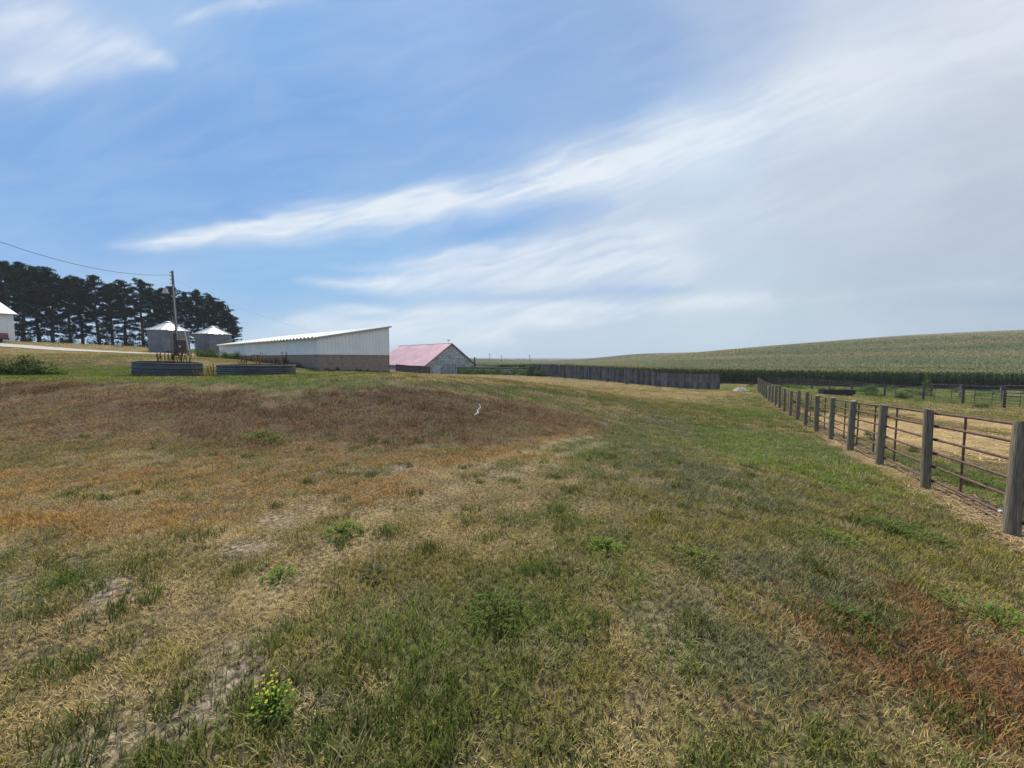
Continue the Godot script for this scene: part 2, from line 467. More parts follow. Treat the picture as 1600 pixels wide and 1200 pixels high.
# ------------------------------------------------------------------ sky
# chart: a flat map of the sky to the south, 601 units to the radian at its middle
const SKY_TONE := [ # chart x, y, sRGB 0-255, reach
	0, 60, 176, 198, 232, 1, 60, 220, 131, 175, 228, 1, 250, 30, 163, 195, 234, 0.7, 420, 60, 137, 179, 231, 0.8, 300, 200, 129, 172, 226, 1, 150, 330, 137, 180, 231, 1, 0, 400, 145, 187, 234, 1, 400, 300, 131, 175, 229, 0.8, 500, 180, 129, 172, 226, 1, 650, 60, 145, 182, 231, 1, 700, 200, 137, 177, 228, 1, 850, 80, 141, 176, 224, 1, 1000, 60, 145, 176, 219, 1, 950, 150, 145, 180, 224, 0.9, 1150, 20, 171, 192, 223, 1, 1350, 20, 201, 212, 230, 1, 1550, 30, 209, 216, 230, 1, 1580, 200, 195, 205, 220, 1, 1350, 130, 207, 217, 232, 1, 1100, 230, 199, 218, 240, 0.8, 1300, 300, 195, 207, 223, 1, 1550, 350, 185, 198, 213, 1, 1100, 380, 195, 212, 229, 1, 1400, 450, 185, 200, 214, 1, 950, 400, 178, 199, 228, 0.7, 560, 420, 145, 191, 235, 0.8, 420, 440, 145, 191, 234, 0.8, 760, 345, 141, 183, 232, 0.5, 900, 450, 190, 209, 230, 0.7, 700, 540, 200, 221, 235, 0.9, 450, 540, 196, 219, 236, 0.8, 900, 550, 198, 216, 229, 1, 1100, 500, 199, 217, 228, 1, 1300, 520, 193, 210, 222, 1, 1580, 480, 181, 198, 213, 1, 200, 520, 182, 211, 237, 0.8, 0, 520, 180, 209, 237, 0.8]
const CIRRUS := [ # per band: density, then chart x, y, half width ...
	[1.0, 150, 388, 5, 250, 382, 9, 350, 366, 16, 470, 350, 24, 600, 330, 26, 750, 306, 27, 860, 280, 32, 1000, 245, 45, 1200, 180, 62, 1450, 85, 75, 1700, -20, 90],
	[.55, 370, 325, 4, 450, 338, 7, 540, 330, 12, 650, 315, 12],
	[.75, 440, 437, 4, 520, 441, 9, 640, 442, 18, 780, 432, 24, 900, 420, 30, 1050, 400, 40],
	[.6, 490, 420, 3, 600, 415, 9, 720, 400, 14, 850, 385, 22, 1000, 360, 40],
	[.7, 465, 487, 4, 560, 484, 7, 700, 490, 12, 850, 482, 12, 1000, 480, 10, 1200, 465, 14],
	[.65, 380, 505, 6, 500, 505, 16, 650, 512, 18, 800, 508, 14, 990, 494, 6],
	[.5, 360, 530, 10, 560, 535, 16, 800, 530, 12],
	[.42, 250, 38, 10, 320, 25, 10, 400, 2, 12, 480, -20, 20],
	[.55, -120, 20, 70, 60, 40, 50, 180, 75, 34, 260, 95, 12],
	[.4, -60, 110, 30, 60, 120, 26, 170, 105, 14],
	[.25, 1100, 480, 5, 1300, 462, 6, 1500, 448, 7, 1700, 440, 8],
	[.22, 900, 390, 20, 1150, 330, 40, 1450, 300, 60]]
const CLEAR := [ # gaps of deeper blue between bands
	[.8, 640, 372, 10, 780, 352, 22, 950, 322, 14], [.75, 770, 462, 6, 930, 457, 13, 1080, 452, 6], [.6, 600, 466, 5, 760, 465, 9, 900, 470, 6],
	[.35, 1400, 478, 6, 1600, 470, 10]]
var tone_map := PackedVector3Array()
var band_map := PackedFloat32Array()

func lin3(r: float, g: float, b: float) -> Vector3:
	var c := Color(r / 255.0, g / 255.0, b / 255.0).srgb_to_linear()
	return Vector3(c.r, c.g, c.b)

func bands(list: Array, x: float, y: float) -> float:
	var s := 0.0
	for b in list:
		var k := 1
		var best := 0.0
		while k + 5 < b.size():
			var ax: float = b[k]; var ay: float = b[k + 1]
			var dx: float = b[k + 3] - ax; var dy: float = b[k + 4] - ay
			var t := clampf(((x - ax) * dx + (y - ay) * dy) / (dx * dx + dy * dy), 0, 1)
			var ex := x - ax - dx * t; var ey := y - ay - dy * t
			var w: float = lerpf(b[k + 2], b[k + 5], t)
			var r2 := (ex * ex + ey * ey) / (w * w)
			if r2 < 8.0:
				best = maxf(best, exp(-r2) * (smoothstep(0.0, 1.0, t) if k == 1 else 1.0))
			k += 3
		s = 1.0 - (1.0 - s) * (1.0 - best * b[0])
	return s

func build_sky() -> PanoramaSkyMaterial:
	for j in 31:
		for i in 71:
			var x := -600.0 + i * 40.0
			var y := -600.0 + j * 40.0
			var s := 0.0
			var c := Vector3.ZERO
			for k in range(0, SKY_TONE.size(), 6):
				var dx: float = x - SKY_TONE[k]; var dy: float = (y - SKY_TONE[k + 1]) * 1.5
				var w: float = SKY_TONE[k + 5] / pow(dx * dx + dy * dy + 1600.0, 1.7)
				c += lin3(SKY_TONE[k + 2], SKY_TONE[k + 3], SKY_TONE[k + 4]) * w
				s += w
			tone_map.append(c / s)
	for j in 160:
		for i in 500:
			var x := -200.0 + i * 4.0
			var y := -60.0 + j * 4.0
			band_map.append(bands(CIRRUS, x, y)); band_map.append(bands(CLEAR, x, y))
	var fib := FastNoiseLite.new()
	fib.seed = 11; fib.frequency = 1.0; fib.fractal_octaves = 4; fib.noise_type = FastNoiseLite.TYPE_SIMPLEX_SMOOTH
	var wide := 2048
	var high := 1024
	var im := Image.create(wide, high, false, Image.FORMAT_RGBAF)
	var cloud := lin3(236, 243, 250)
	var blue := lin3(120, 168, 228)
	for j in high / 2 + 8:
		var el := PI * (.5 - (j + .5) / high)
		var i := 0
		while i < wide:
			var az := wrapf(TAU * (i + .5) / wide, -PI, PI)
			var front := absf(az) < 1.05 and el < .9
			var n := 1 if front else 4
			if not front and j % 4 != 0:
				im.set_pixel(i, j, im.get_pixel(i, j - 1))
				i += 1
				continue
			var a := az
			if absf(a) > PI / 2:
				a = signf(a) * (PI - absf(a))
			var u := tan(clampf(a, -1.2, 1.2))
			var vv := tan(minf(maxf(el, 0.0), 1.2)) / cos(clampf(a, -1.1, 1.1))
			var zc := maxf(.99780 - vv * .06627, .2)
			var x := clampf(800 + 601 * u / zc, -580, 2180)
			var y := clampf(600 - 601 * (vv * .99780 + .06627) / zc, -580, 590)
			var fx := (x + 600) / 40.0
			var fy := (y + 600) / 40.0
			var k := int(fy) * 71 + int(fx)
			fx -= int(fx); fy -= int(fy)
			var c := tone_map[k].lerp(tone_map[k + 1], fx).lerp(tone_map[k + 71].lerp(tone_map[k + 72], fx), fy)
			if front:
				# fibres drawn out along the wind, rising to the right
				var tilt := .16 + .1 * clampf((x - 600) / 800, 0, 1) + (.35 if x < 400 and y < 250 else 0.0)
				var sx := x + y * tilt * .5
				var sy := y + x * tilt
				var wp := fib.get_noise_2d(sx * .004, sy * .012 + 40)
				var f1 := fib.get_noise_2d(sx * .0045, sy * .022 + wp * .6)
				var f2 := fib.get_noise_2d(sx * .010 + 77, sy * .085 + wp * .8)
				var bx := clampf((x + wp * 20 + 200) / 4, 0, 498)
				var by := clampf((y + wp * 7 + f1 * 4 + 60) / 4, 0, 158)
				var q := (int(by) * 500 + int(bx)) * 2
				var gx := bx - int(bx); var gy := by - int(by)
				var den := lerpf(lerpf(band_map[q], band_map[q + 2], gx), lerpf(band_map[q + 1000], band_map[q + 1002], gx), gy)
				var gap := lerpf(lerpf(band_map[q + 1], band_map[q + 3], gx), lerpf(band_map[q + 1001], band_map[q + 1003], gx), gy)
				var veil := clampf(.10 + .35 * f1 + .12 * f2, 0, 1) * .22
				den = clampf(den * (.92 + .65 * f1 + .38 * f2), 0, 1)
				c = c.lerp(blue, clampf(gap * .42 * (1 + f1), 0, .5))
				var soft := 1.0 - .55 * clampf((x - 950) / 450, 0, 1)
				c = c.lerp(cloud, clampf(den * .84 * soft + veil, 0, .92))
			for m in n:
				im.set_pixel(mini(i + m, wide - 1), j, Color(c.x, c.y, c.z))
			i += n
	for j in range(high / 2 + 8, high):
		for i in range(0, wide, 1024):
			im.fill_rect(Rect2i(i, j, 1024, 1), Color(.2, .19, .12))
	var p := PanoramaSkyMaterial.new()
	p.panorama = ImageTexture.create_from_image(im)
	p.filter = true
	p.energy_multiplier = .84
	return p

# ------------------------------------------------------------------ scene
func _ready() -> void:
	# camera: about 13 mm, eye 1.65 m above the grass, tipped down 3.8 degrees
	var cam := Camera3D.new()
	cam.name = "camera"
	cam.fov = 89.9
	cam.position = Vector3(0, 1.65, 0)
	cam.rotation_degrees = Vector3(-3.8, 0, 0)
	cam.near = .05
	cam.far = 3000
	add_child(cam)
	var env := Environment.new()
	env.background_mode = Environment.BG_SKY
	var sky := Sky.new()
	sky.sky_material = build_sky()
	env.sky = sky
	env.tonemap_mode = Environment.TONE_MAPPER_LINEAR
	env.tonemap_exposure = 1.19
	env.sdfgi_enabled = true
	env.ssao_enabled = true
	env.ssil_enabled = true
	env.fog_enabled = true
	env.fog_density = .0004
	env.fog_light_color = Color(.82, .87, .95)
	var we := WorldEnvironment.new()
	we.name = "world_environment"
	we.environment = env
	add_child(we)
	# midday sun, 25 degrees left of the view, 59 degrees high
	var sun := DirectionalLight3D.new()
	sun.name = "sun"
	sun.light_color = Color(1, .965, .90)
	sun.light_energy = 1.6
	sun.light_angular_distance = .6
	sun.shadow_enabled = true
	add_child(sun)
	sun.look_at_from_position(Vector3.ZERO, Vector3(.218, -.857, .467), Vector3.UP)

	n_warp.seed = 3; n_warp.frequency = .22; n_warp.fractal_octaves = 3
	n_fine.seed = 8; n_fine.frequency = 1.3; n_fine.fractal_octaves = 3
	n_bump.seed = 21; n_bump.frequency = .5; n_bump.fractal_octaves = 3
	rng.seed = 77
	solve_terrain()
	build_ground()
	build_drive()
	build_shed()
	build_barn()
	build_machine_shed()
	build_bins()
	build_windbreak()
	build_pipe_fence()
	build_pen_fence()
	build_yard_fences()
	build_pole()
	build_pines()
	build_corn()
	build_tanks()
	build_small_things()
	build_weeds()
	build_grass()

# level direction in the farm's plan: (x, d) to Vector3
func pd(x: float, y: float, d: float) -> Vector3:
	return Vector3(x, y, -d)

func build_drive() -> void:
	var mb := MB.new()
	mb.col = Color(1, 1, 1)
	var path := [[-96, 47, 2.0], [-80, 45.5, 1.8], [-66, 44.4, 1.7], [-56, 43.6, 1.5], [-48, 43.2, 1.3], [-42, 43.6, 1.2], [-38, 44.6, 1.3], [-35, 47, 1.4], [-34, 51, 1.4]]
	for i in path.size() - 1:
		for s in 6:
			for r in 3:
				var p := []
				for q in [[s, r], [s + 1, r], [s + 1, r + 1], [s, r + 1]]:
					var t: float = q[0] / 6.0
					var x: float = lerpf(path[i][0], path[i + 1][0], t)
					var d: float = lerpf(path[i][1], path[i + 1][1], t)
					var w: float = lerpf(path[i][2], path[i + 1][2], t) + n_fine.get_noise_1d(x * .6) * .5
					var dd: float = d + w * (q[1] / 1.5 - 1.0)
					p.append(on_ground(x, dd, .05))
				mb.quad(p[0], p[1], p[2], p[3])
	var o := part("gravel_drive", mb, mat("gravel", Color(.62, .57, .5), .95, 0, grain(.05, .55, 1, 256, 1, 30), .4), self)
	o.set_meta("kind", "structure")

# ribbed sheet metal: from a to b (plan), between bottom and top heights that run straight, ribs standing out along n
func ribbed(mb: MB, a: Vector3, b: Vector3, a_top: float, b_top: float, n: Vector3, pitch: float, rib: float, deep: float) -> void:
	var length := a.distance_to(b)
	var cuts := [0.0]
	var offs := [0.0]
	var k := pitch * .5
	while k + rib < length:
		cuts.append_array([k - rib / 2, k - rib / 4, k + rib / 4, k + rib / 2])
		offs.append_array([0.0, deep, deep, 0.0])
		k += pitch
	cuts.append(length)
	offs.append(0.0)
	for i in cuts.size() - 1:
		var t0: float = cuts[i] / length
		var t1: float = cuts[i + 1] / length
		var p0: Vector3 = a.lerp(b, t0) + n * (offs[i] as float)
		var p1: Vector3 = a.lerp(b, t1) + n * (offs[i + 1] as float)
		var u0 := Vector3.UP * lerpf(a_top, b_top, t0)
		var u1 := Vector3.UP * lerpf(a_top, b_top, t1)
		mb.quad(p0, p1, p1 + u1, p0 + u0)

# ribbed roof sheet: quad a-b (eave) to d-c (ridge), ribs run from eave to ridge; n is its normal
func ribbed_roof(mb: MB, a: Vector3, b: Vector3, c: Vector3, d: Vector3, pitch: float, rib: float, deep: float) -> void:
	var n := (b - a).cross(d - a).normalized()
	if n.y < 0:
		n = -n
	var length := a.distance_to(b)
	var cuts := [0.0]
	var offs := [0.0]
	var k := pitch * .5
	while k + rib < length:
		cuts.append_array([k - rib / 2, k - rib / 4, k + rib / 4, k + rib / 2])
		offs.append_array([0.0, deep, deep, 0.0])
		k += pitch
	cuts.append(length)
	offs.append(0.0)
	for i in cuts.size() - 1:
		var t0: float = cuts[i] / length
		var t1: float = cuts[i + 1] / length
		var o0: Vector3 = n * (offs[i] as float)
		var o1: Vector3 = n * (offs[i + 1] as float)
		mb.quad(a.lerp(b, t0) + o0, a.lerp(b, t1) + o1, d.lerp(c, t1) + o1, d.lerp(c, t0) + o0)
	var th := -n * .06
	mb.quad(a + th, d + th, c + th, b + th)
	mb.quad(a + th, b + th, b, a)

func build_shed() -> void:
	var root := thing("lean_to_shed", "low white metal lean-to shed on a tan concrete base", "shed", on_ground(-15.05, 30))
	var o := -root.position
	var near := pd(-15.05, 0, 30) + o
	var far := pd(-36.35, 0, 48) + o
	var high := pd(-11.1, 0, 34.7) + o
	near.y = 0; far.y = 0; high.y = 0
	var along := (far - near).normalized()
	var deep := (high - near).normalized()
	var g := root.position.y
	var wall := mat("white_steel", Color(.86, .86, .85), .45, 0, grain(.012, .93, 1, 256, 1, 40), .25)
	var conc := mat("concrete", Color(.40, .30, .235), .92, 0, grain(.02, .72, 1, 512, 1, 41, 5), .3)
	var base_top := 2.0 - g
	# concrete base walls
	var mb := MB.new()
	var thick := .22
	mb.box((near + far) / 2 + deep * thick / 2 + Vector3.UP * (base_top - 1.9) / 2, Vector3(near.distance_to(far), base_top + 1.9, thick), Basis(along, Vector3.UP, along.cross(Vector3.UP)))
	mb.box((near + high) / 2 + along * thick / 2 + deep * .11 + Vector3.UP * (base_top - 1.9) / 2, Vector3(near.distance_to(high) - .22, base_top + 1.9, thick), Basis(deep, Vector3.UP, deep.cross(Vector3.UP)))
	mb.box((near + high) / 2 + (far - near) - along * thick / 2 + deep * .11 + Vector3.UP * (base_top - 1.9) / 2, Vector3(near.distance_to(high) - .22, base_top + 1.9, thick), Basis(deep, Vector3.UP, deep.cross(Vector3.UP)))
	part("concrete_base", mb, conc, root)
	# cladding, 3 cm outside the base
	var eave := 3.24 - 2.0
	var top := 4.40 - 2.0
	var up := Vector3.UP * (base_top - .05)
	mb = MB.new()
	ribbed(mb, near + up - deep * .03, far + up - deep * .03, eave + .05, eave + .05, -deep, .30, .13, .04)
	part("eave_wall", mb, wall, root)
	mb = MB.new()
	ribbed(mb, near + up - along * .03, high + up - along * .03, eave + .05, top + .05, -along, .30, .13, .04)
	part("side_wall", mb, wall, root)
	mb = MB.new()
	var shift := far - near
	ribbed(mb, near + shift + up + along * .03, high + shift + up + along * .03, eave + .05, top + .05, along, .30, .09, .022)
	part("side_wall", mb, wall, root)
	# open front: posts and header
	for k in 6:
		mb = MB.new()
		var p := high + along * lerpf(.15, near.distance_to(far) - .15, k / 5.0)
		mb.box(p + Vector3.UP * ((base_top - 2 + top + base_top) / 2 - .1), Vector3(.2, top + 2, .2), Basis(along, Vector3.UP, along.cross(Vector3.UP)))
		part("post", mb, mat("old_wood", Color(.17, .14, .11), .9, 0, grain(.02, .5, 1, 256, 4, 42), .6), root)
	mb = MB.new()
	mb.box(high + shift / 2 + Vector3.UP * (base_top + top - .18), Vector3(shift.length(), .3, .1), Basis(along, Vector3.UP, along.cross(Vector3.UP)))
	part("header", mb, mat("old_wood", Color.WHITE), root)
	# roof sheet with deep ribs, overhanging
	mb = MB.new()
	var s := (top - eave) / near.distance_to(high)
	var yo := Vector3.UP * (base_top + .07)
	var a := near - deep * .35 - along * .18 + yo + Vector3.UP * (eave - s * .35)
	var b := far - deep * .35 + along * .18 + yo + Vector3.UP * (eave - s * .35)
	var c := far + deep * (near.distance_to(high) + .25) + along * .18 + yo + Vector3.UP * (top + s * .25)
	var d := near + deep * (near.distance_to(high) + .25) - along * .18 + yo + Vector3.UP * (top + s * .25)
	ribbed_roof(mb, a, b, c, d, .72, .42, .09)
	part("roof", mb, mat("roof_steel", Color(.56, .57, .57), .4, .2, grain(.01, .85, 1, 256, 1, 43), .2), root)
	mb = MB.new()
	mb.beam(a - along * .02 + Vector3.DOWN * .03, d - along * .02 + Vector3.DOWN * .03, .03, .12)
	part("rake_trim", mb, mat("trim_grey", Color(.34, .34, .35), .5), root)
	mb = MB.new()
	mb.box(near + Vector3.UP * (base_top + eave / 2) - deep * .045 - along * .045, Vector3(.07, eave - .02, .07), Basis(along, Vector3.UP, along.cross(Vector3.UP)))
	part("corner_trim", mb, wall, root)
	mb = MB.new()
	mb.box(high + Vector3.UP * (base_top + top / 2) - along * .045, Vector3(.07, top - .02, .1), Basis(along, Vector3.UP, along.cross(Vector3.UP)))
	part("corner_trim", mb, wall, root)

func build_barn() -> void:
	var root := thing("gable_barn", "old barn with faded pink-red metal roof and weathered white gable", "barn", pd(-14.16, -1.9, 90))
	var r := pd(-.680, 0, .733)
	var g := pd(.733, 0, .680)
	var half := 6.85
	var eave := 2.05
	var ridge := 6.95
	var length := 26.0
	var paint := mat("peeling_paint", Color(1, 1, 1), .9, 0, grain(.02, .55, 1, 256, 1, 50, 5), .35, true)
	var red := mat("faded_red_roof", Color(.74, .47, .50), .42, .1, grain(.008, .75, 1, 256, 1, 51), .13)
	var dark := mat("dark_boards", Color(.10, .085, .08), .9, 0, grain(.02, .5, 1, 256, 4, 52), .5)
	# gable wall of weathered horizontal boards, each with its own wear
	var wr := RandomNumberGenerator.new()
	wr.seed = 5
	for e in 2:
		var mb := MB.new()
		var base: Vector3 = r * (0.0 if e == 0 else length)
		var out := -r if e == 0 else r
		var y := -.8
		while y < ridge - .05:
			var w := half if y < eave else half * (1 - (y - eave) / (ridge - eave))
			var w2 := half if y + .24 < eave else half * maxf(0.02, 1 - (y + .24 - eave) / (ridge - eave))
			var x := -w
			while x < w:
				var l := minf(wr.randf_range(.7, 2.6), w - x)
				if w - x - l < .3:
					l = w - x
				var worn := wr.randf()
				mb.col = Color(.88, .88, .84).lerp(Color(.40, .395, .38), worn * worn * .9 + (.25 if y > 1.6 and wr.randf() < .4 else 0.0))
				var x0 := x
				var x1 := x + l
				var in0 := x0 if x0 > -w + .01 else -w2
				var in1 := x1 if x1 < w - .01 else w2
				in0 = maxf(in0, -w2); in1 = minf(in1, w2)
				if in1 > in0:
					var lo := out * (.035 + wr.randf() * .01)
					var hi := out * .01
					mb.quad(base + g * x0 + Vector3.UP * y + lo, base + g * x1 + Vector3.UP * y + lo, base + g * in1 + Vector3.UP * (y + .235) + hi, base + g * in0 + Vector3.UP * (y + .235) + hi)
					mb.col = Color(.2, .19, .18)
					mb.quad(base + g * x0 + Vector3.UP * y + lo, base + g * x0 + Vector3.UP * y, base + g * x1 + Vector3.UP * y, base + g * x1 + Vector3.UP * y + lo)
				x += l
			y += .24
		part("gable_siding", mb, paint, root, true)
	for sgn: float in [-1.0, 1.0]:
		var mb := MB.new()
		mb.col = Color(.72, .72, .68)
		mb.box(g * sgn * (half - .1) + r * length / 2 + Vector3.UP * (eave / 2 - .4), Vector3(length - .1, eave + .8, .16), Basis(r, Vector3.UP, r.cross(Vector3.UP)))
		part("side_wall", mb, paint, root)
		var rb := MB.new()
		var s := (ridge - eave) / half
		var e0 := g * sgn * (half + .35) + Vector3.UP * (eave - s * .35 + .12)
		var t0 := Vector3.UP * (ridge + .12)
		ribbed_roof(rb, e0 - r * .35, e0 + r * (length + .35), t0 + r * (length + .35), t0 - r * .35, .9, .16, .05)
		part("roof_slope", rb, red, root)
		rb = MB.new()
		rb.beam(e0 - r * .37 + Vector3.DOWN * .08, t0 - r * .37 + Vector3.DOWN * .08, .05, .2)
		part("rake_board", rb, mat("rake_red", Color(.20, .11, .10), .8), root)
		rb = MB.new()
		rb.beam(e0 - r * .3 + Vector3.DOWN * .12 + g * sgn * .02, e0 + r * (length + .3) + Vector3.DOWN * .12 + g * sgn * .02, .04, .16)
		part("fascia", rb, mat("fascia_red", Color(.26, .10, .10), .8), root)
	var cap := MB.new()
	cap.tube([Vector3.UP * (ridge + .14) - r * .36, Vector3.UP * (ridge + .14) + r * (length + .36)], [.09, .09], 6)
	part("ridge_cap", cap, red, root)
	# big sliding door of vertical boards
	var door := MB.new()
	var x := -2.5
	while x < 1.4:
		door.col = Color(.66, .67, .66).lerp(Color(.36, .36, .35), wr.randf())
		door.box(g * (x + .14) - r * .09 + Vector3.UP * (.9 + wr.randf() * .02), Vector3(.27, 2.9, .05), Basis(g, Vector3.UP, g.cross(Vector3.UP)))
		x += .285
	var dn := part("door", door, paint, root)
	var tr := MB.new()
	tr.box(g * -.5 - r * .14 + Vector3.UP * 2.42, Vector3(4.6, .12, .08), Basis(g, Vector3.UP, g.cross(Vector3.UP)))
	part("door_track", tr, mat("track_white", Color(.6, .6, .58), .7), dn)
	# small dark window near the right corner
	var wb := MB.new()
	wb.box(g * 5.9 - r * .06 + Vector3.UP * 1.35, Vector3(.9, .55, .06), Basis(g, Vector3.UP, g.cross(Vector3.UP)))
	part("window", wb, mat("dark_glass", Color(.02, .02, .025), .15), root)
	# weather vane on the ridge
	var vb := MB.new()
	var vp := Vector3.UP * (ridge + .15) + r * 1.2
	vb.tube([vp, vp + Vector3.UP * .75], [.03, .02], 6)
	vb.box(vp + Vector3.UP * .6, Vector3(.7, .05, .04), Basis(Vector3.UP, .4))
	vb.box(vp + Vector3(.25, .72, .1), Vector3(.25, .26, .03), Basis(Vector3.UP, .4))
	vb.tri(vp + Vector3(-.2, .63, -.08), vp + Vector3(.05, .63, 0), vp + Vector3(-.1, .95, -.04))
	part("weather_vane", vb, mat("vane", Color(.12, .12, .13), .6), root)
	part("weather_vane_base", _disc(vp, .12, .06), mat("vane", Color.WHITE), root)

func _disc(at: Vector3, r: float, h: float) -> MB:
	var mb := MB.new()
	mb.lathe(at, [Vector2(0, 0), Vector2(r, 0), Vector2(r, h), Vector2(0, h)], 10)
	return mb

func build_machine_shed() -> void:
	var root := thing("machine_shed", "bright white metal building with low pitched roof by the pines", "building", on_ground(-64.2, 50))
	var fr := pd(-.43, 0, -.90)
	var dp := pd(-.90, 0, .43)
	var wall := mat("white_steel", Color.WHITE)
	var h := 3.55
	var mb := MB.new()
	ribbed(mb, Vector3.DOWN * .8, fr * 16 + Vector3.DOWN * .8, h + .8, h + .8, -dp, 1.0, .12, .04)
	part("front_wall", mb, wall, root)
	mb = MB.new()
	ribbed(mb, Vector3.DOWN * .8, dp * 7 + Vector3.DOWN * .8, h + .8, h + 2.1 + .8, -fr, 1.0, .12, .04)
	ribbed(mb, dp * 7 + Vector3.DOWN * .8, dp * 14 + Vector3.DOWN * .8, h + 2.1 + .8, h + .8, -fr, 1.0, .12, .04)
	part("end_wall", mb, wall, root)
	mb = MB.new()
	ribbed(mb, dp * 14 + Vector3.DOWN * .8, dp * 14 + fr * 16 + Vector3.DOWN * .8, h + .8, h + .8, dp, 1.0, .12, .04)
	part("back_wall", mb, wall, root)
	for sg in 2:
		mb = MB.new()
		var e := (dp * -.35 if sg == 0 else dp * 14.35) + Vector3.UP * (h - .02)
		var t := dp * 7 + Vector3.UP * (h + 2.2)
		ribbed_roof(mb, e - fr * .3, e + fr * 16.3, t + fr * 16.3, t - fr * .3, 1.0, .12, .05)
		part("roof_slope", mb, mat("bright_roof", Color(.84, .84, .83), .4), root)
	mb = MB.new()
	mb.tube([-dp * .42 - fr * .3 + Vector3.UP * (h - .06), -dp * .42 + fr * 16.3 + Vector3.UP * (h - .06)], [.08, .08], 6)
	part("gutter", mb, mat("trim_grey", Color.WHITE), root)
	# red pickup parked at the front, tail towards the fields
	var car := thing("red_pickup", "dark red pickup truck parked before the white metal building", "pickup", on_ground(-61.2, 46.2))
	car.rotation.y = .12
	var red := mat("car_red", Color(.13, .012, .016), .3)
	red.clearcoat_enabled = true
	mb = MB.new()
	mb.box(Vector3(-2.6, .78, 0), Vector3(5.2, .5, 1.85)); mb.box(Vector3(-.9, 1.12, .86), Vector3(1.8, .2, .1)); mb.box(Vector3(-.9, 1.12, -.86), Vector3(1.8, .2, .1)); mb.box(Vector3(-.05, 1.12, 0), Vector3(.08, .2, 1.8))
	mb.box(Vector3(-4.5, 1.1, 0), Vector3(1.4, .16, 1.75))
	part("body", mb, red, car)
	mb = MB.new()
	for z in [-.8, .8]:
		mb.quad(Vector3(-1.85, 1.03, z), Vector3(-3.9, 1.03, z), Vector3(-3.3, 1.66, z * .88), Vector3(-2.0, 1.66, z * .88))
	mb.quad(Vector3(-1.85, 1.03, -.8), Vector3(-1.85, 1.03, .8), Vector3(-2.0, 1.66, .70), Vector3(-2.0, 1.66, -.70))
	mb.quad(Vector3(-3.9, 1.03, -.8), Vector3(-3.9, 1.03, .8), Vector3(-3.3, 1.66, .70), Vector3(-3.3, 1.66, -.70))
	part("cab_glass", mb, mat("dark_glass", Color.WHITE), car)
	mb = MB.new()
	mb.box(Vector3(-2.65, 1.69, 0), Vector3(1.35, .06, 1.44))
	part("cab_roof", mb, red, car)
	for x in [-1.0, -4.2]:
		for z in [-.82, .82]:
			mb = MB.new()
			mb.tube([Vector3(x, .36, z - .12), Vector3(x, .36, z + .12)], [.36, .36], 16)
			var wh := part("wheel", mb, mat("rubber", Color(.02, .02, .02), .8), car)
			mb = MB.new()
			mb.tube([Vector3(x, .36, z - .13), Vector3(x, .36, z + .13)], [.2, .2], 12)
			part("rim", mb, mat("rim", Color(.4, .4, .42), .35, .8), wh)
	mb = MB.new()
	mb.box(Vector3(.06, .52, 0), Vector3(.14, .16, 1.8))
	part("bumper", mb, mat("rubber", Color.WHITE), car)
	for z in [-.84, .84]:
		mb = MB.new()
		mb.box(Vector3(.01, .9, z), Vector3(.04, .26, .14))
		part("tail_light", mb, mat("tail_light", Color(.35, .02, .02), .2), car)

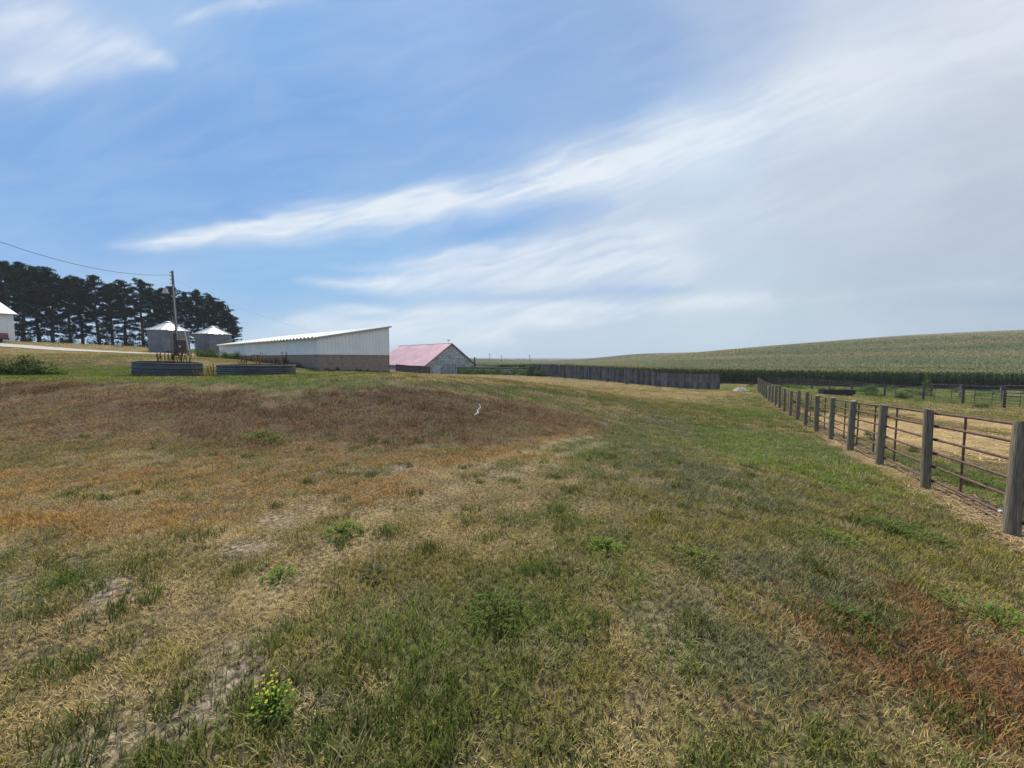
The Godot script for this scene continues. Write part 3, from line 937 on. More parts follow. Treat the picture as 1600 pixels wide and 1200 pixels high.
func build_bins() -> void:
	var steel := mat("galvanised", Color(.25, .265, .29), .5, .3, grain(.015, .75, 1, 256, 1, 60, 5), .3)
	var roof := mat("bin_roof", Color(.66, .67, .68), .38, .35, grain(.02, .8, 1, 256, 1, 61), .4)
	var spec := [[-44.3, 50.0, 2.05, 2.85, "grey corrugated grain bin standing behind the utility pole"], [-43.6, 56.5, 2.12, 2.85, "grey corrugated grain bin half hidden behind the lean-to shed's end"]]
	for s in spec:
		var root := thing("grain_bin", s[4], "grain bin", on_ground(s[0], s[1], -.12), "galvanised grain bins")
		var rad: float = s[2]
		var h: float = s[3]
		var mb := MB.new()
		var prof := []
		var k := 0
		while k <= 56:
			var y := h * k / 56.0
			prof.append(Vector2(rad + (.014 if k % 2 else -.014) + (.02 if k % 19 == 0 else 0.0), y))
			k += 1
		mb.lathe(Vector3.ZERO, prof, 40)
		part("wall", mb, steel, root)
		# roof of raised-rib panels
		mb = MB.new()
		var n := 20
		for i in n:
			var a0 := TAU * i / n
			var a1 := TAU * (i + .86) / n
			var a2 := TAU * (i + .93) / n
			var a3 := TAU * (i + 1) / n
			var o0 := Vector3(cos(a0), 0, sin(a0)); var o1 := Vector3(cos(a1), 0, sin(a1)); var o2 := Vector3(cos(a2), 0, sin(a2)); var o3 := Vector3(cos(a3), 0, sin(a3))
			var lo := Vector3.UP * (h - .04)
			var hi := Vector3.UP * (h + .98)
			var ri := Vector3.UP * .07
			mb.quad(o0 * (rad + .12) + lo, o1 * (rad + .12) + lo, o1 * .35 + hi, o0 * .35 + hi)
			mb.quad(o1 * (rad + .12) + lo, o2 * (rad + .12) + lo + ri, o2 * .35 + hi + ri, o1 * .35 + hi)
			mb.quad(o2 * (rad + .12) + lo + ri, o3 * (rad + .12) + lo, o3 * .35 + hi, o2 * .35 + hi + ri)
		var rf := part("roof", mb, roof, root)
		mb = MB.new()
		mb.lathe(Vector3.UP * (h + .95), [Vector2(.4, 0), Vector2(.42, .1), Vector2(.36, .16), Vector2(0, .26)], 16)
		part("roof_cap", mb, roof, rf)
		# door towards the yard
		var dir := Vector3(.55, 0, .83).normalized()
		mb = MB.new()
		mb.box(dir * (rad + .02) + Vector3.UP * 1.0, Vector3(.8, 1.7, .08), Basis(Vector3.UP.cross(dir), Vector3.UP, dir))
		part("door", mb, steel, root)
	# auger pipe leaning on the left bin
	var au := MB.new()
	var foot := Vector3.ZERO
	au.tube([foot, Vector3(-.45, 2.9, .05)], [.06, .06], 8)
	var g := on_ground(-41.1, 49.2)
	single("auger_pipe", au, mat("pale_pipe", Color(.5, .5, .48), .5, .3), "pale pipe leaning up against the grain bin beside the pole", "pipe", g)

func build_windbreak() -> void:
	var root := thing("windbreak_fence", "tall dark weathered plank windbreak fence standing in stepped panels", "fence", on_ground(14.5, 61.5))
	var o := root.position
	var wood := mat("windbreak_wood", Color(1, 1, 1), .9, 0, grain(.02, .55, 1, 256, 4, 70, 4), .35, true)
	var wr := RandomNumberGenerator.new()
	wr.seed = 9
	# panels from far left to near right: start (x, d), end, top height above the ground
	var line := [Vector2(2.9, 72.6), Vector2(3.6, 71.0), Vector2(7.1, 68.4), Vector2(8.0, 67.9), Vector2(10.6, 64.8), Vector2(12.2, 64.0), Vector2(13.9, 62.0), Vector2(15.2, 61.4), Vector2(16.6, 59.6), Vector2(20.3, 56.6), Vector2(23.5, 53.4), Vector2(27.0, 50.2)]
	var tall := [2.05, 2.12, 2.2, 2.1, 2.08, 2.02, 1.98, 2.1, 2.15, 1.98, 2.02]
	for i in line.size() - 1:
		var a: Vector2 = line[i]
		var b: Vector2 = line[i + 1]
		var t := (b - a).normalized()
		var side := pd(-t.y, 0, t.x)
		var mb := MB.new()
		var x := 0.0
		var l := a.distance_to(b)
		while x < l - .02:
			var w := minf(wr.randf_range(.17, .24), l - x)
			var p := a + t * (x + w / 2)
			var y0 := ground_y(p.x, p.y)
			var f := wr.randf()
			mb.col = Color(.20, .185, .175).lerp(Color(.33, .31, .29), f * f) if wr.randf() > .12 else Color(.13, .115, .11)
			var hh: float = tall[i] + wr.randf_range(-.025, .025)
			mb.box(pd(p.x, y0 + hh / 2 + .04, p.y) - o + side * wr.randf_range(-.012, .012), Vector3(w - .012, hh, .035), Basis(pd(t.x, 0, t.y), Vector3.UP, pd(t.x, 0, t.y).cross(Vector3.UP)))
			x += w
		part("plank_panel", mb, wood, root, true)
		for f in [.35, .85]:
			mb = MB.new()
			mb.col = Color(.17, .14, .12)
			mb.beam(pd(a.x, ground_y(a.x, a.y) + tall[i] * f, a.y) - o + side * .06, pd(b.x, ground_y(b.x, b.y) + tall[i] * f, b.y) - o + side * .06, .07, .14)
			part("back_rail", mb, wood, root)
		mb = MB.new()
		mb.col = Color(.15, .13, .12)
		var g := ground_y(a.x, a.y)
		mb.box(pd(a.x, g + tall[i] / 2 - .05, a.y) - o + side * .17, Vector3(.14, tall[i] + .1, .14))
		part("post", mb, wood, root)
	var e := line[line.size() - 1] as Vector2
	var pb := MB.new()
	pb.col = Color(.15, .13, .12)
	pb.box(pd(e.x + .1, ground_y(e.x, e.y) + .9, e.y) - o, Vector3(.13, 1.95, .13))
	part("post", pb, wood, root)

func fence_post(rad: float, h: float, sd: int) -> ArrayMesh:
	var pr := RandomNumberGenerator.new()
	pr.seed = sd
	var mb := MB.new()
	var r := rad * pr.randf_range(.94, 1.06)
	var lean := Vector3(pr.randf_range(-.02, .02), 0, pr.randf_range(-.02, .02))
	var pts := []
	var rs := []
	for k in 6:
		var f := k / 5.0
		pts.append(Vector3(0, -.4 + (h + .4) * f, 0) + lean * f + Vector3(pr.randf_range(-.004, .004), 0, pr.randf_range(-.004, .004)))
		rs.append(r * (1.04 - .06 * f) * pr.randf_range(.985, 1.015))
	pts.append(Vector3(0, h + .012, 0) + lean)
	rs.append(r * .86)
	var tone := pr.randf_range(.85, 1.12)
	mb.col = Color(tone, tone, tone)
	mb.tube(pts, rs, 18)
	return mb.mesh()

func build_pipe_fence() -> void:
	var root := thing("pipe_fence", "rusty six-rail pipe fence on round grey wooden posts along the lawn", "fence", on_ground(5.6, 4.2))
	var o := root.position
	var bark := mat("post_wood", Color(.41, .34, .245), .92, 0, null, 1, true)
	bark.albedo_texture = grain(.02, .42, 1, 512, 6, 80, 5)
	bark.uv1_triplanar = true
	bark.uv1_world_triplanar = true
	bark.uv1_scale = Vector3(8, 1.3, 8)
	var rust := mat("rusty_pipe", Color(.205, .115, .095), .62, .15, grain(.03, .5, 1, 256, 1, 82, 5), 1.6)
	var variants := []
	for k in 5:
		variants.append(fence_post(.064 + .004 * (k % 3), 1.30, 200 + k))
	var dir := pd(.555, 0, 1).normalized()
	var out := pd(.874, 0, -.485)
	var pts := []
	for i in range(-3, 19):
		var d := 4.2 + i * 1.84
		var x := 5.6 + .555 * (d - 4.2)
		var p := on_ground(x, d)
		pts.append(p)
		var q := part_mesh("post", variants[(i + 9) % 5], bark, root)
		q.position = p - o
		q.rotation = Vector3(rng.randf_range(-.025, .025), (i + 5) * 1.7, rng.randf_range(-.025, .025))
		q.position.y += rng.randf_range(-.05, .03)
	# rails run on the pen side of the posts
	var heights := [1.255, 1.05, .84, .62, .41, .18]
	var length := 1.84 * 1.1437
	var walk := .35
	for i in pts.size() - 1:
		var a: Vector3 = pts[i] - o + out * .082
		var b: Vector3 = pts[i + 1] - o + out * .082
		for hh in heights:
			var mb := MB.new()
			var sag := rng.randf_range(-.012, .006)
			mb.tube([a + Vector3.UP * hh, (a + b) / 2 + Vector3.UP * (hh + sag), b + Vector3.UP * hh], [.019, .019, .019], 8)
			part("rail", mb, rust, root)
		while walk < length:
			var f := walk / length
			var s := a.lerp(b, f) + out * .021
			var mb := MB.new()
			mb.beam(s + Vector3.UP * .16, s + Vector3.UP * 1.27, .010, .03)
			part("stay", mb, rust, root)
			walk += 1.22
		walk -= length
	# clips that hold the rails on each post
	for i in pts.size():
		var mb := MB.new()
		for hh in heights:
			mb.box((pts[i] as Vector3) - o + out * .078 + Vector3.UP * hh, Vector3(.10, .04, .04), Basis(dir, Vector3.UP, dir.cross(Vector3.UP)))
		part("rail_clips", mb, rust, root)
	# splice sleeve on the lowest rail
	var sb := MB.new()
	var sp: Vector3 = (pts[3] as Vector3).lerp(pts[4], .18) - o + out * .082 + Vector3.UP * .183
	sb.tube([sp - dir * .025, sp + dir * .025], [.023, .023], 8)
	part("splice_sleeve", sb, mat("bare_steel", Color(.6, .6, .62), .3, .6), root)

func build_pen_fence() -> void:
	var root := thing("pen_fence", "dark pipe fence with brown posts across the far side of the pen", "fence", on_ground(39, 40))
	var o := root.position
	var wood := mat("brown_post", Color(.10, .06, .045), .9, 0, grain(.02, .5, 1, 256, 5, 90), 1.0)
	var rail := mat("dark_pipe", Color(.06, .05, .045), .6)
	var pts := []
	for d in [59.0, 56.2, 53.0, 49.9, 47.1, 44.0, 40.1, 36.3, 33.1, 30.3, 27.2, 24.1]:
		pts.append(on_ground(39.0, d))
	for i in pts.size():
		var mb := MB.new()
		var p: Vector3 = pts[i] - o
		mb.tube([p + Vector3.DOWN * .4, p + Vector3.UP * 1.3], [.085, .08], 10)
		part("post", mb, wood, root)
		if i < pts.size() - 1:
			var q: Vector3 = pts[i + 1] - o
			for hh in [1.2, 1.0, .8, .6, .4, .2]:
				mb = MB.new()
				mb.tube([p + Vector3(-.1, hh, 0), q + Vector3(-.1, hh, 0)], [.017, .017], 6)
				part("rail", mb, rail, root)
			for f in [.33, .75]:
				mb = MB.new()
				var s := p.lerp(q, f) + Vector3(-.12, 0, 0)
				mb.beam(s + Vector3.UP * .15, s + Vector3.UP * 1.28, .012, .04)
				part("stay", mb, rail, root)
	# rust-brown loading gate behind, at the corn
	var gate := thing("cattle_gate", "rust brown pipe gate frame standing before the corn beyond the pen", "gate", on_ground(49.5, 38.5))
	var go := gate.position
	var rust := mat("rusty_pipe", Color.WHITE)
	var wide := [[49.5, 38.5], [51.6, 37.6]]
	for w in wide:
		var p := on_ground(w[0], w[1]) - go
		var mb := MB.new()
		mb.tube([p + Vector3.DOWN * .3, p + Vector3.UP * 1.45], [.09, .09], 8)
		part("post", mb, rust, gate)
	for hh in [1.42, 1.05, .7, .35]:
		var mb := MB.new()
		mb.tube([on_ground(49.5, 38.5) - go + Vector3.UP * hh, on_ground(51.6, 37.6) - go + Vector3.UP * hh], [.05, .05], 8)
		part("rail", mb, rust, gate)
	# pale wooden run leading to it
	var run := thing("board_fence", "short grey wooden rail fence leading to the rusty pipe gate", "fence", on_ground(47.5, 40.8))
	var ro := run.position
	var grey := mat("grey_board", Color(.30, .25, .21), .9, 0, grain(.02, .5, 1, 256, 4, 91), .8)
	var rp := [[45.5, 41.6], [47.5, 40.6], [49.4, 38.7]]
	for i in 3:
		var mb := MB.new()
		var p := on_ground(rp[i][0], rp[i][1]) - ro
		mb.box(p + Vector3.UP * .65, Vector3(.14, 1.5, .14))
		part("post", mb, grey, run)
		if i < 2:
			var q := on_ground(rp[i + 1][0], rp[i + 1][1]) - ro
			for hh in [1.3, .85]:
				mb = MB.new()
				mb.beam(p + Vector3(0, hh, .1), q + Vector3(0, hh, .1), .04, .13)
				part("rail", mb, grey, run)
	# black feed trough
	var tb := thing("feed_trough", "long low black feed trough in the weeds of the pen", "trough", on_ground(31.0, 36.6))
	tb.rotation.y = -.1
	var black := mat("black_plastic", Color(.018, .018, .02), .55)
	var m := MB.new()
	m.box(Vector3(0, .12, 0), Vector3(2.7, .06, .7)); m.box(Vector3(0, .33, .36), Vector3(2.8, .4, .05)); m.box(Vector3(0, .33, -.36), Vector3(2.8, .4, .05))
	m.box(Vector3(1.38, .33, 0), Vector3(.05, .4, .67)); m.box(Vector3(-1.38, .33, 0), Vector3(.05, .4, .67))
	part("basin", m, black, tb)
	m = MB.new()
	for x in [-1.1, 1.1]:
		m.box(Vector3(x, 0, 0), Vector3(.12, .2, .7))
	part("skid", m, black, tb)

func build_yard_fences() -> void:
	var grey := mat("rail_galv", Color(.62, .62, .63), .6, .1, grain(.02, .6, 1, 256, 1, 95), .4)
	var dark := mat("dark_boards", Color.WHITE)
	# guardrail corral between barn and windbreak
	var root := thing("guardrail_fence", "grey guardrail corral fence between the barn and the windbreak", "fence", on_ground(-3.5, 79))
	var o := root.position
	var a := Vector2(-7.6, 80.5)
	var b := Vector2(3.4, 74)
	for i in 6:
		var p := a.lerp(b, i / 5.0)
		var mb := MB.new()
		mb.box(on_ground(p.x, p.y, .6) - o, Vector3(.18, 1.8, .18))
		part("post", mb, dark, root)
		if i < 5:
			var q := a.lerp(b, (i + 1) / 5.0)
			for hh in [1.42, 1.0, .56, .2]:
				mb = MB.new()
				var pa := on_ground(p.x, p.y, hh) - o + Vector3(.0, 0, .13)
				var qa := on_ground(q.x, q.y, hh) - o + Vector3(.0, 0, .13)
				if hh > 1.2:
					mb.beam(pa, qa, .04, .07)
				else:
					mb.beam(pa + Vector3.UP * .08, qa + Vector3.UP * .08, .05, .10)
					mb.beam(pa + Vector3.DOWN * .08, qa + Vector3.DOWN * .08, .05, .10)
					mb.beam(pa + Vector3(0, 0, -.03), qa + Vector3(0, 0, -.03), .03, .10)
				part("rail", mb, grey, root)
	# dark board fence in front of the barn, with a gap for its door
	for seg in [[-23.0, 76.5, -17.3, 81.0, "dark red-brown board fence beside the barn's long wall", Color(.11, .055, .05)], [-12.2, 86.2, -8.2, 85.0, "dark board fence across the right end of the barn gable", Color(.08, .075, .08)]]:
		var f := thing("plank_fence", seg[4], "fence", on_ground(seg[0], seg[1]))
		var m := mat("fence_%s" % seg[4], seg[5], .9, 0, grain(.02, .5, 1, 256, 4, 96), .6)
		var p0 := Vector2(seg[0], seg[1])
		var p1 := Vector2(seg[2], seg[3])
		for i in 4:
			var p := p0.lerp(p1, i / 3.0)
			var mb := MB.new()
			mb.box(on_ground(p.x, p.y, .65) - f.position, Vector3(.16, 1.7, .16))
			part("post", mb, m, f)
			if i < 3:
				var q := p0.lerp(p1, (i + 1) / 3.0)
				for k in 5:
					mb = MB.new()
					mb.beam(on_ground(p.x, p.y, .2 + k * .29) - f.position + Vector3(.05, 0, .11), on_ground(q.x, q.y, .2 + k * .29) - f.position + Vector3(.05, 0, .11), .05, .24)
					part("board", mb, m, f)
	# white-railed small gate by the barn's left corner
	var g := thing("yard_gate", "dark gate with pale rails at the corner of the barn gable", "gate", on_ground(-16.9, 81.4))
	for x in [0.0, 1.9]:
		var mb := MB.new()
		mb.box(Vector3(x, .65, 0), Vector3(.13, 1.7, .13))
		part("post", mb, dark, g)
	for k in 4:
		var mb := MB.new()
		mb.box(Vector3(.95, .25 + k * .36, .09), Vector3(1.9, .10, .04))
		part("rail", mb, mat("pale_rail", Color(.45, .45, .44), .8), g)
	# tall dark posts and far poles
	var post := MB.new()
	post.tube([Vector3.DOWN * .4, Vector3.UP * 3.6], [.16, .14], 10)
	post.box(Vector3(0, 3.62, 0), Vector3(.34, .06, .34))
	single("corner_post", post, dark, "tall dark post at the right corner of the old barn", "post", on_ground(-8.05, 83))
	var fp := [[-11.5, 200.0, 7.0], [-6.5, 240.0, 7.5], [9.0, 195.0, 6.5]]
	for i in 3:
		var mb := MB.new()
		mb.tube([Vector3.DOWN * .5, Vector3.UP * (fp[i][2] as float)], [.13, .1], 8)
		mb.box(Vector3(0, fp[i][2] - .5, 0), Vector3(1.3, .1, .1))
		single("far_pole", mb, dark, "thin pole on the far field beyond the guardrail fence", "pole", on_ground(fp[i][0], fp[i][1]), "thin poles on the far field")

func build_pole() -> void:
	var wood := mat("pole_wood", Color(.30, .255, .21), .9, 0, grain(.02, .55, 1, 256, 5, 100), .5)
	var dark := mat("dark_metal", Color(.07, .07, .075), .5, .4)
	var root := thing("utility_pole", "wooden utility pole with yard lamp and meter box near the grain bins", "utility pole", on_ground(-35.5, 41))
	var mb := MB.new()
	mb.tube([Vector3.DOWN * .6, Vector3(-.04, 4.5, 0), Vector3(-.10, 8.9, 0)], [.15, .125, .10], 10)
	part("pole", mb, wood, root)
	mb = MB.new()
	mb.tube([Vector3(.02, -.5, .26), Vector3(.0, 2.35, .24)], [.17, .16], 10)
	part("stub_post", mb, mat("stub_wood", Color(.13, .09, .07), .9, 0, grain(.02, .5, 1, 256, 5, 101), .5), root)
	mb = MB.new()
	mb.box(Vector3(.62, 1.0, .2), Vector3(.62, 1.35, .35))
	mb.box(Vector3(.62, .15, .2), Vector3(.14, .6, .14))
	var box := part("meter_box", mb, mat("box_brown", Color(.075, .03, .028), .6), root)
	mb = MB.new()
	mb.tube([Vector3(.62, 1.0, .37), Vector3(.62, 1.0, .46)], [.11, .1], 12)
	part("meter_glass", mb, mat("meter", Color(.5, .5, .52), .2, .2), box)
	mb = MB.new()
	mb.box(Vector3(.62, 1.70, .2), Vector3(.7, .05, .42))
	part("box_lid", mb, mat("lid", Color(.45, .43, .42), .6), box)
	mb = MB.new()
	mb.tube([Vector3(.12, .3, .1), Vector3(.08, 4.0, .1), Vector3(-.02, 7.5, .1)], [.03, .03, .03], 6)
	part("conduit", mb, mat("pale_pipe", Color.WHITE), root)
	for k in 4:
		mb = MB.new()
		mb.tube([Vector3(-.12, 8.75 - k * .38, .0), Vector3(-.34, 8.75 - k * .38, .0)], [.02, .02], 6)
		mb.lathe(Vector3(-.34, 8.70 - k * .38, 0), [Vector2(0, 0), Vector2(.07, .01), Vector2(.045, .05), Vector2(.07, .09), Vector2(0, .11)], 8)
		part("insulator", mb, mat("porcelain", Color(.3, .27, .25), .3), root)
	mb = MB.new()
	mb.tube([Vector3(-.08, 7.2, .08), Vector3(-.4, 7.28, .12), Vector3(-.78, 7.15, .14)], [.025, .025, .025], 6)
	part("lamp_arm", mb, dark, root)
	mb = MB.new()
	mb.lathe(Vector3(-.82, 6.55, .14), [Vector2(.30, 0), Vector2(.27, .12), Vector2(.17, .3), Vector2(.13, .55), Vector2(0, .6)], 14)
	part("lamp_shade", mb, mat("lamp_glass", Color(.42, .42, .42), .3), root)
	# the pole it is strung from, beyond the left of the yard
	var other := thing("utility_pole", "wooden utility pole carrying the line across the left yard", "utility pole", on_ground(-33.8, 17.9))
	mb = MB.new()
	var toph := 11.75 - other.position.y
	mb.tube([Vector3.DOWN * .6, Vector3(0, toph, 0)], [.16, .11], 10)
	part("pole", mb, wood, other)
	mb = MB.new()
	mb.box(Vector3(0, toph - .4, .12), Vector3(1.6, .12, .1))
	part("crossarm", mb, wood, other)
	# line
	mb = MB.new()
	var pts := []
	var rs := []
	for k in 25:
		var s := .7 * k / 24.0
		pts.append(Vector3(-35.85 + 2.95 * s, 10.40 - 8.39 * s + 14.5 * s * s, -(41 - 33 * s)))
		rs.append(.018)
	mb.tube(pts, rs, 5)
	single("overhead_line", mb, mat("wire", Color(.05, .05, .055), .6), "dark overhead power line sagging between the wooden poles", "power line")
	mb = MB.new()
	mb.tube([Vector3(-35.6, 9.9, -41), Vector3(-31, 7.4, -43.6), Vector3(-26.5, 5.6, -46.2), Vector3(-22.0, 4.25, -48.3)], [.005, .005, .005, .005], 4)
	single("service_wire", mb, mat("wire", Color.WHITE), "thin service wire from the utility pole down to the lean-to shed", "wire")

func pine_parts(sd: int, height: float, spread: float) -> Array:
	var r := RandomNumberGenerator.new()
	r.seed = sd
	var trunk := MB.new()
	var crown := MB.new()
	var pts := []
	var rs := []
	var off := Vector3.ZERO
	for k in 8:
		var f := k / 7.0
		pts.append(Vector3(off.x, -.3 + (height * .97 + .3) * f, off.z))
		rs.append(.26 * pow(1 - f, .8) + .02)
		off += Vector3(r.randf_range(-.12, .12), 0, r.randf_range(-.12, .12))
	trunk.tube(pts, rs, 8)
	var n := 74
	for i in n:
		var f := lerpf(.10, .985, pow((i + r.randf()) / n, .9))
		var y := height * f
		var k := minf(f * 7.0, 6.99)
		var at: Vector3 = (pts[int(k)] as Vector3).lerp(pts[int(k) + 1], k - int(k))
		at.y = y
		# reach: thin low boughs, widest past the middle, rounded top
		var reach := spread * (sqrt(maxf(.02, 1 - pow((f - .52) / .49, 2))) * lerpf(1.0, .55, clampf((f - .7) / .3, 0, 1)) if f > .5 else lerpf(.78, 1.0, (f - .1) / .4))
		reach *= r.randf_range(.55, 1.15)
		if f < .42 and r.randf() < .34:
			reach *= .5
		var az := r.randf() * TAU
		var dir := Vector3(cos(az), lerpf(-.08, .45, f) + r.randf_range(-.08, .12), sin(az)).normalized()
		var mid := at + dir * reach * .5 + Vector3.DOWN * .12
		var tip := at + dir * reach + Vector3.UP * .15
		trunk.tube([at, mid, tip], [.055, .035, .012], 4, false)
		var m := int(2 + reach * (2.4 if f > .4 else 1.8))
		for c in m:
			var t := lerpf(.30, 1.05, (c + r.randf() * .6) / m)
			var p := at.lerp(tip, t) + Vector3(r.randf_range(-.5, .5), r.randf_range(-.12, .30), r.randf_range(-.5, .5)) * (.4 + .6 * t)
			var rad := r.randf_range(.30, .60) * (1.0 if f > .4 else .85)
			var tone := r.randf_range(.7, 1.3)
			for q in 44:
				var nd := Vector3(r.randfn(), r.randfn() * .6 + .35, r.randfn()).normalized()
				crown.col = Color(tone * r.randf_range(.8, 1.2), tone * r.randf_range(.85, 1.15), tone * .9)
				var b := p + nd * rad * r.randf_range(.15, .4)
				var e := p + nd * rad * r.randf_range(.8, 1.15)
				var s := nd.cross(Vector3(r.randfn(), r.randfn(), r.randfn())).normalized() * rad * .105
				crown.tri(b - s, b + s, e)
	return [trunk.mesh(), crown.mesh()]

func build_pines() -> void:
	var bark := mat("pine_bark", Color(.075, .06, .05), .95)
	var needle := leafy("pine_needles", Color(.042, .056, .022), .3)
	var kinds := []
	for k in 5:
		kinds.append(pine_parts(300 + k, 13.0, [2.9, 3.2, 2.7, 3.1, 3.3][k]))
	# x, d, height, kind
	var rows := [[-84.3, 60.0, 12.4, 0], [-83.3, 61.8, 12.7, 3], [-78.4, 60.6, 12.4, 1], [-78.2, 62.0, 12.7, 4], [-80.1, 65.5, 12.9, 2], [-77.5, 65.3, 12.7, 0], [-76.9, 67.3, 11.4, 3], [-78.3, 70.5, 12.3, 1], [-75.3, 70.5, 12.5, 4], [-74.5, 72.1, 11.4, 2], [-75.3, 75.3, 12.6, 0], [-72.0, 75.6, 12.9, 3], [-70.5, 77.5, 11.7, 1], [-70.7, 80.7, 12.6, 4], [-67.7, 80.5, 11.7, 2], [-66.3, 81.8, 12.3, 0], [-66.2, 85.0, 11.9, 3], [-63.6, 84.3, 10.6, 1], [-62.6, 85.2, 8.8, 4], [-63.1, 87.7, 6.7, 2]]
	var r := RandomNumberGenerator.new()
	r.seed = 4
	for i in rows.size():
		var a: Array = rows[i]
		var lab := "tall dark pine in the row between the white building and the bins"
		if i < 5:
			lab = "tall dark pine standing close beside the white metal building"
		elif i > 16:
			lab = "shorter dark pine at the low end of the row, foliage near the ground"
		elif i > 11:
			lab = "dark pine rising directly behind the grain bins"
		var root := thing("pine_tree", lab, "pine tree", on_ground(a[0], a[1]), "row of pines beyond the yard")
		part_mesh("trunk", kinds[a[3]][0], bark, root)
		part_mesh("crown", kinds[a[3]][1], needle, root)
		var s: float = a[2] / 13.0
		var low := 1.0 if a[1] < 83.5 else 1.15
		root.scale = Vector3(s * low, s, s * low)
		root.rotation.y = r.randf() * TAU
	# dark scrub under the pines
	var scrub := leafy("dark_scrub", Color(.032, .042, .02), .3)
	var variants := [bush_mesh(400, 1.5, 1.5, 420, .34), bush_mesh(401, 1.2, 2.0, 420, .34), bush_mesh(402, 1.8, 1.3, 420, .34)]
	var sx := [-80.0, -78.6, -77.3, -76.0, -74.8, -73.4, -72.2, -70.9, -69.6, -68.2, -66.6, -64.4]
	for i in sx.size():
		var o := thing("scrub_bush", "dark scrub bush growing under the pine row", "bush", on_ground(sx[i], 60.5 + (sx[i] + 80) * 1.62 + r.randf_range(-1, 1)), "dark scrub under the pines")
		part_mesh("foliage", variants[i % 3], scrub, o)
		o.rotation.y = r.randf() * TAU
		var k := r.randf_range(.7, 1.35)
		o.scale = Vector3(k * 1.2, k, k * 1.2)
	var lime := bush_mesh(405, 1.6, 2.6, 500, .3)
	var l := thing("leafy_bush", "yellow-green leafy bush between the two grain bins", "bush", on_ground(-44.6, 58.5))
	part_mesh("foliage", lime, leafy("lime_leaves", Color(.09, .12, .025), .5), l)
	l.scale = Vector3(1.0, 1.35, 1.0)
	# far trees on the horizon and the left rim
	var far := leafy("far_leaves", Color(.055, .08, .045), .3)
	var fm := bush_mesh(410, 4.0, 6.0, 260, 1.3)
	var fx := [[-10.0, 515], [2.0, 530], [9.0, 520], [16.0, 512], [25.0, 520], [34.0, 525], [44.0, 515]]
	for q in fx:
		var o := thing("far_tree", "small dark tree on the far horizon beyond the windbreak", "tree", on_ground(q[0], q[1]), "far trees on the horizon")
		var tb := MB.new()
		tb.tube([Vector3.DOWN, Vector3.UP * 2.5], [.3, .2], 6)
		part("trunk", tb, bark, o)
		var cr := part_mesh("crown", fm, far, o)
		cr.position.y = .6
		o.rotation.y = r.randf() * TAU
		var k := r.randf_range(.5, .85)
		o.scale = Vector3(k * 1.3, k * .8, k * 1.3)

# a bush: leaf faces in several overlapping clumps
func bush_mesh(sd: int, rad: float, high: float, n: int, leaf: float) -> ArrayMesh:
	var r := RandomNumberGenerator.new()
	r.seed = sd
	var mb := MB.new()
	var clumps := []
	for k in 9:
		var a := r.randf() * TAU
		var q := sqrt(r.randf()) * rad * .75
		var t := r.randf()
		clumps.append([Vector3(cos(a) * q, high * lerpf(.2, .8, t) * (1.1 - .4 * q / rad), sin(a) * q), rad * r.randf_range(.32, .52), r.randf_range(.75, 1.25)])
	for i in n:
		var c: Array = clumps[i % 9]
		var nd := Vector3(r.randfn(), r.randfn(), r.randfn()).normalized()
		var p: Vector3 = c[0] + nd * (c[1] as float) * pow(r.randf(), .4) * Vector3(1, .8 * high / rad / 1.4 + .2, 1)
		if p.y < 0.02:
			p.y = r.randf() * .3 * high
		var t: float = c[2] * r.randf_range(.75, 1.25)
		mb.col = Color(t, t * r.randf_range(.92, 1.08), t)
		var dir := (nd + Vector3(r.randfn(), r.randfn() * .5 + .3, r.randfn()) * .7).normalized()
		mb.leaf(p, dir, leaf * r.randf_range(.7, 1.3), leaf * .55 * r.randf_range(.7, 1.2))
	for k in 5:
		var c: Array = clumps[k]
		mb.col = Color(.8, .6, .5)
		mb.tube([Vector3(c[0].x * .2, -.1, c[0].z * .2), c[0]], [.03, .012], 4, false)
	return mb.mesh()

# ------------------------------------------------------------------ corn
const EDGE := [Vector2(-30, 118), Vector2(6, 96), Vector2(18, 76), Vector2(33, 61.5), Vector2(50, 55.5), Vector2(66.8, 50), Vector2(100, 41), Vector2(160, 26)]

func corn_edge(x: float) -> float:
	for i in EDGE.size() - 1:
		var a: Vector2 = EDGE[i]
		var b: Vector2 = EDGE[i + 1]
		if x <= b.x:
			return lerpf(a.y, b.y, (x - a.x) / (b.x - a.x))
	return 26.0 - (x - 160) * .25

func corn_plant(sd: int, tip_only: bool) -> ArrayMesh:
	var r := RandomNumberGenerator.new()
	r.seed = sd
	var mb := MB.new()
	var h := 2.15
	var y0 := 1.2 if tip_only else 0.0
	mb.col = Color(.075, .10, .03)
	mb.tube([Vector3(0, y0, 0), Vector3(0, h, 0)], [.016, .010], 4, false)
	var n := 5 if tip_only else 12
	var a := r.randf() * TAU
	for k in n:
		var y := lerpf(1.25 if tip_only else .35, h - .05, (k + r.randf() * .5) / n)
		a += PI + r.randf_range(-.5, .5)
		var dir := Vector3(cos(a), 1.3, sin(a)).normalized()
		var t := r.randf_range(.75, 1.25)
		mb.col = Color(.092 * t, .128 * t, .040 * t * r.randf_range(.8, 1.1))
		mb.blade(Vector3(0, y, 0), dir, Vector3(cos(a) * .5, -.75, sin(a) * .5), r.randf_range(.6, .95), .10, 4)
	# tassel
	mb.col = Color(.46, .38, .22)
	for k in 6:
		var q := r.randf() * TAU
		mb.blade(Vector3(0, h, 0), Vector3(cos(q) * .35, 1, sin(q) * .35).normalized(), Vector3(cos(q), .1, sin(q)) * .4, r.randf_range(.2, .32), .022, 2)
	return mb.mesh()

